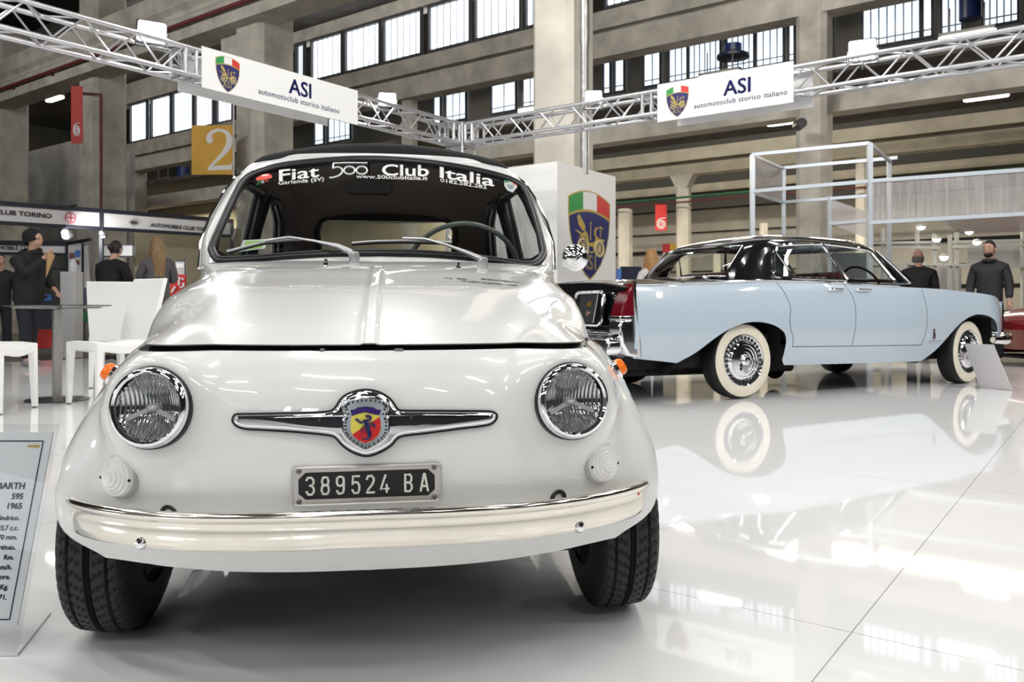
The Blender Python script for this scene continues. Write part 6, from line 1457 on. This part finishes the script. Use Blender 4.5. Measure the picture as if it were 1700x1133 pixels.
def cap_hair(sx=.083, sy=.102, sz=.118, zmin=-.02, back=-.10):
    def f(hm, HT, k):
        hm.sphere((0, 0, 0), 1, 24, 16); out = []
        for x, y, z in hm.v:
            q = Vector((x*sx, y*sy-.004, z*sz+.024)); lim = zmin+(.06 if y > .3 else (back if y < -.1 else -.01))
            if q.z < lim: q = Vector((q.x*.8, q.y*.8, lim))
            if y > .45 and q.z < .085: q.y *= .86
            out.append(tuple(HT @ (q*k)))
        hm.v = out
    return f
def beanie(hm, HT, k):
    hm.lathe([(.088, .0), (.096, .005), (.099, .03), (.097, .045), (.100, .08), (.094, .125), (.070, .165), (.035, .182), (0, .185)], HT @ Matrix.Translation((0, -.01, -.012)) @ Matrix.Rotation(R(20), 4, 'X') @ Matrix.Diagonal((1.08*k, 1.2*k, 1.05*k, 1)) @ Matrix.Translation((0, -.008, 0)), 28)
beanie.part = 'beanie'
def long_hair(hm, HT, k, L=.50):
    cap_hair(.086, .104, .12, -.03, -.15)(hm, HT, k)
    rows = []
    for j in range(9):
        z = .06-L*j/8; w_ = .080+.034*math.sin(j/8*2.4) ; rows.append([HT @ (Vector((w_*math.cos(R(a)), -.02-(.085+.085*min(1, j/4))*math.sin(R(a))-.005*math.sin(a*.6+j), z))*k) for a in range(-20, 201, 12)])
    hm.grid(rows); hm.grid([[p+Vector((0, .03*k, 0)) for p in r] for r in rows]); hm.grid([rows[-1], [p+Vector((0, .03*k, 0)) for p in rows[-1]]])
def bun_hair(hm, HT, k):
    cap_hair(.085, .105, .122, -.03, -.10)(hm, HT, k); hm.sphere(HT @ (Vector((0, -.115, .035))*k), (.045*k, .04*k, .045*k), 14, 10)
def bald_fringe(hm, HT, k):
    for a in range(185, 356, 9):
        aa = R(a); hm.sphere(HT @ (Vector((.077*math.cos(aa), .092*math.sin(aa), -.03+.01*math.sin(a)))*k), (.016*k, .016*k, .045*k), 8, 6)
blackj = mat('black_jacket', (.008, .008, .009), .75, bump=.3, bscale=30); darkj = mat('charcoal_jacket', (.022, .022, .026), .7, bump=.3, bscale=30); jeans = mat('dark_jeans', (.012, .013, .020), .8); greyc = mat('grey_coat', (.085, .078, .088), .8, noise=.15, nscale=30)
h_dark = mat('dark_hair', (.012, .009, .007), .5, bump=.4, bscale=120, stretch=(1, 1, .2)); h_blond = mat('blond_hair', (.22, .135, .06), .5, noise=.3, nscale=40, bump=.5, bscale=120, stretch=(1, 1, .1)); h_grey = mat('grey_hair', (.14, .125, .115), .6)
beanie.m = mat('black_knit', (.010, .008, .009), .9, bump=.5, bscale=150); sneak = mat('grey_trainer', (.20, .20, .22), .6)
rest = (((-.24, .0, 1.15), (-.25, .08, .92)), ((.24, .0, 1.15), (.25, .08, .92)))
def gp(px, d, z=0): return Vector(((px-850)/F*d, d, z))
# beanie: profile to the right, right hand at the mouth
pa = person('person in black jacket and beanie eating, in profile beside the round table', gp(46, 10.1), (.97, -.22), 1.64, blackj, jeans, h_dark, (((-.25, .02, 1.16), (-.22, .20, 1.02)), ((.24, .16, 1.20), (.06, .27, 1.42))), lean=.10, bulk=1.34, hair=beanie, shoes=sneak, legspread=.08, head_turn=0, coatlen=.80)
t_, HT, k, V = pa
cone = thing('paper_wrap', 'tan paper food wrap held by the person in the beanie', 'food wrap', TM(t_) @ V(.05, .33, 1.34), 0); mb = MB(); mb.lathe([(.004, -.16), (.045, .10), (.042, .12), (0, .13)], Matrix.Rotation(R(12), 4, 'Y'), 14); mb.build('paper', mat('tan_paper', (.42, .27, .12), .7), cone)
m_ = MB(); m_.tube([V(0+.10*math.cos(R(a)), -.02+.10*math.sin(R(a)), 1.50+.03*math.sin(R(a-90))) for a in range(0, 360, 20)], .04, 8, closed=True); m_.build('hood', blackj, t_)
person('person with dark gathered hair and black jacket, seen from behind the chairs', gp(183, 11.3), (.30, .95), 1.63, blackj, jeans, h_dark, (((-.27, .06, 1.17), (-.15, .25, 1.10)), ((.27, .06, 1.17), (.18, .26, 1.12))), lean=.08, bulk=1.25, hair=bun_hair, scarf=mat('cream_collar', (.62, .58, .50), .8), headfwd=.05, coatlen=.82)
pc_ = person('woman with long fair hair in a grey coat, reading papers', gp(262, 10.9), (-.62, .78), 1.65, greyc, jeans, h_blond, (((-.23, .10, 1.18), (-.12, .30, 1.22)), ((.24, .04, 1.16), (.14, .28, 1.16))), bulk=1.05, hair=long_hair, coatlen=.60)
t_, HT, k, V = pc_
pp = thing('papers', 'pale sheets in the hands of the woman with long fair hair', 'papers', TM(t_) @ V(-.06, .36, 1.22), R(30)); mb = MB()
for q in range(3): mb.box((.02*q, .01*q, .01*q), (.21, .004, .28), Matrix.Rotation(R(-25+q*7), 3, 'X'))
mb.build('sheet', mat('lilac_paper', (.58, .55, .66), .6), pp, smooth=False)
person('person in dark clothes at the far left edge, behind the beanie', gp(0, 12.0, -.0), (.5, -.86), 1.50, blackj, jeans, h_dark, rest, lean=.12, bulk=1.15, hair=cap_hair())
person('bald man in a black coat seen from behind, beyond the long car', gp(1525, 13.0, -.09), (.35, .93), 1.72, blackj, jeans, h_grey, rest, bulk=1.22, hair=bald_fringe, sk=skin2, headfwd=.06, head_turn=R(-12), scarf=blackj)
person('bearded man in a dark jacket looking at the camera, at far right', gp(1643, 11.6, -.09), (-.62, -.78), 1.74, darkj, jeans, h_dark, rest, bulk=1.12, hair=cap_hair(.080, .098, .122, .0, -.06), beard=h_dark, head_turn=R(-14), shoes=black, scarf=darkj)
person('fair-haired woman in a white top seen from behind, over the boot of the long car', gp(1083, 11.2, -.09), (-.25, .97), 1.60, mat('white_top', (.55, .52, .52), .7), jeans, mat('golden_hair', (.32, .17, .06), .5, noise=.3, nscale=40), rest, hair=lambda hm, HT, k: long_hair(hm, HT, k, .36))
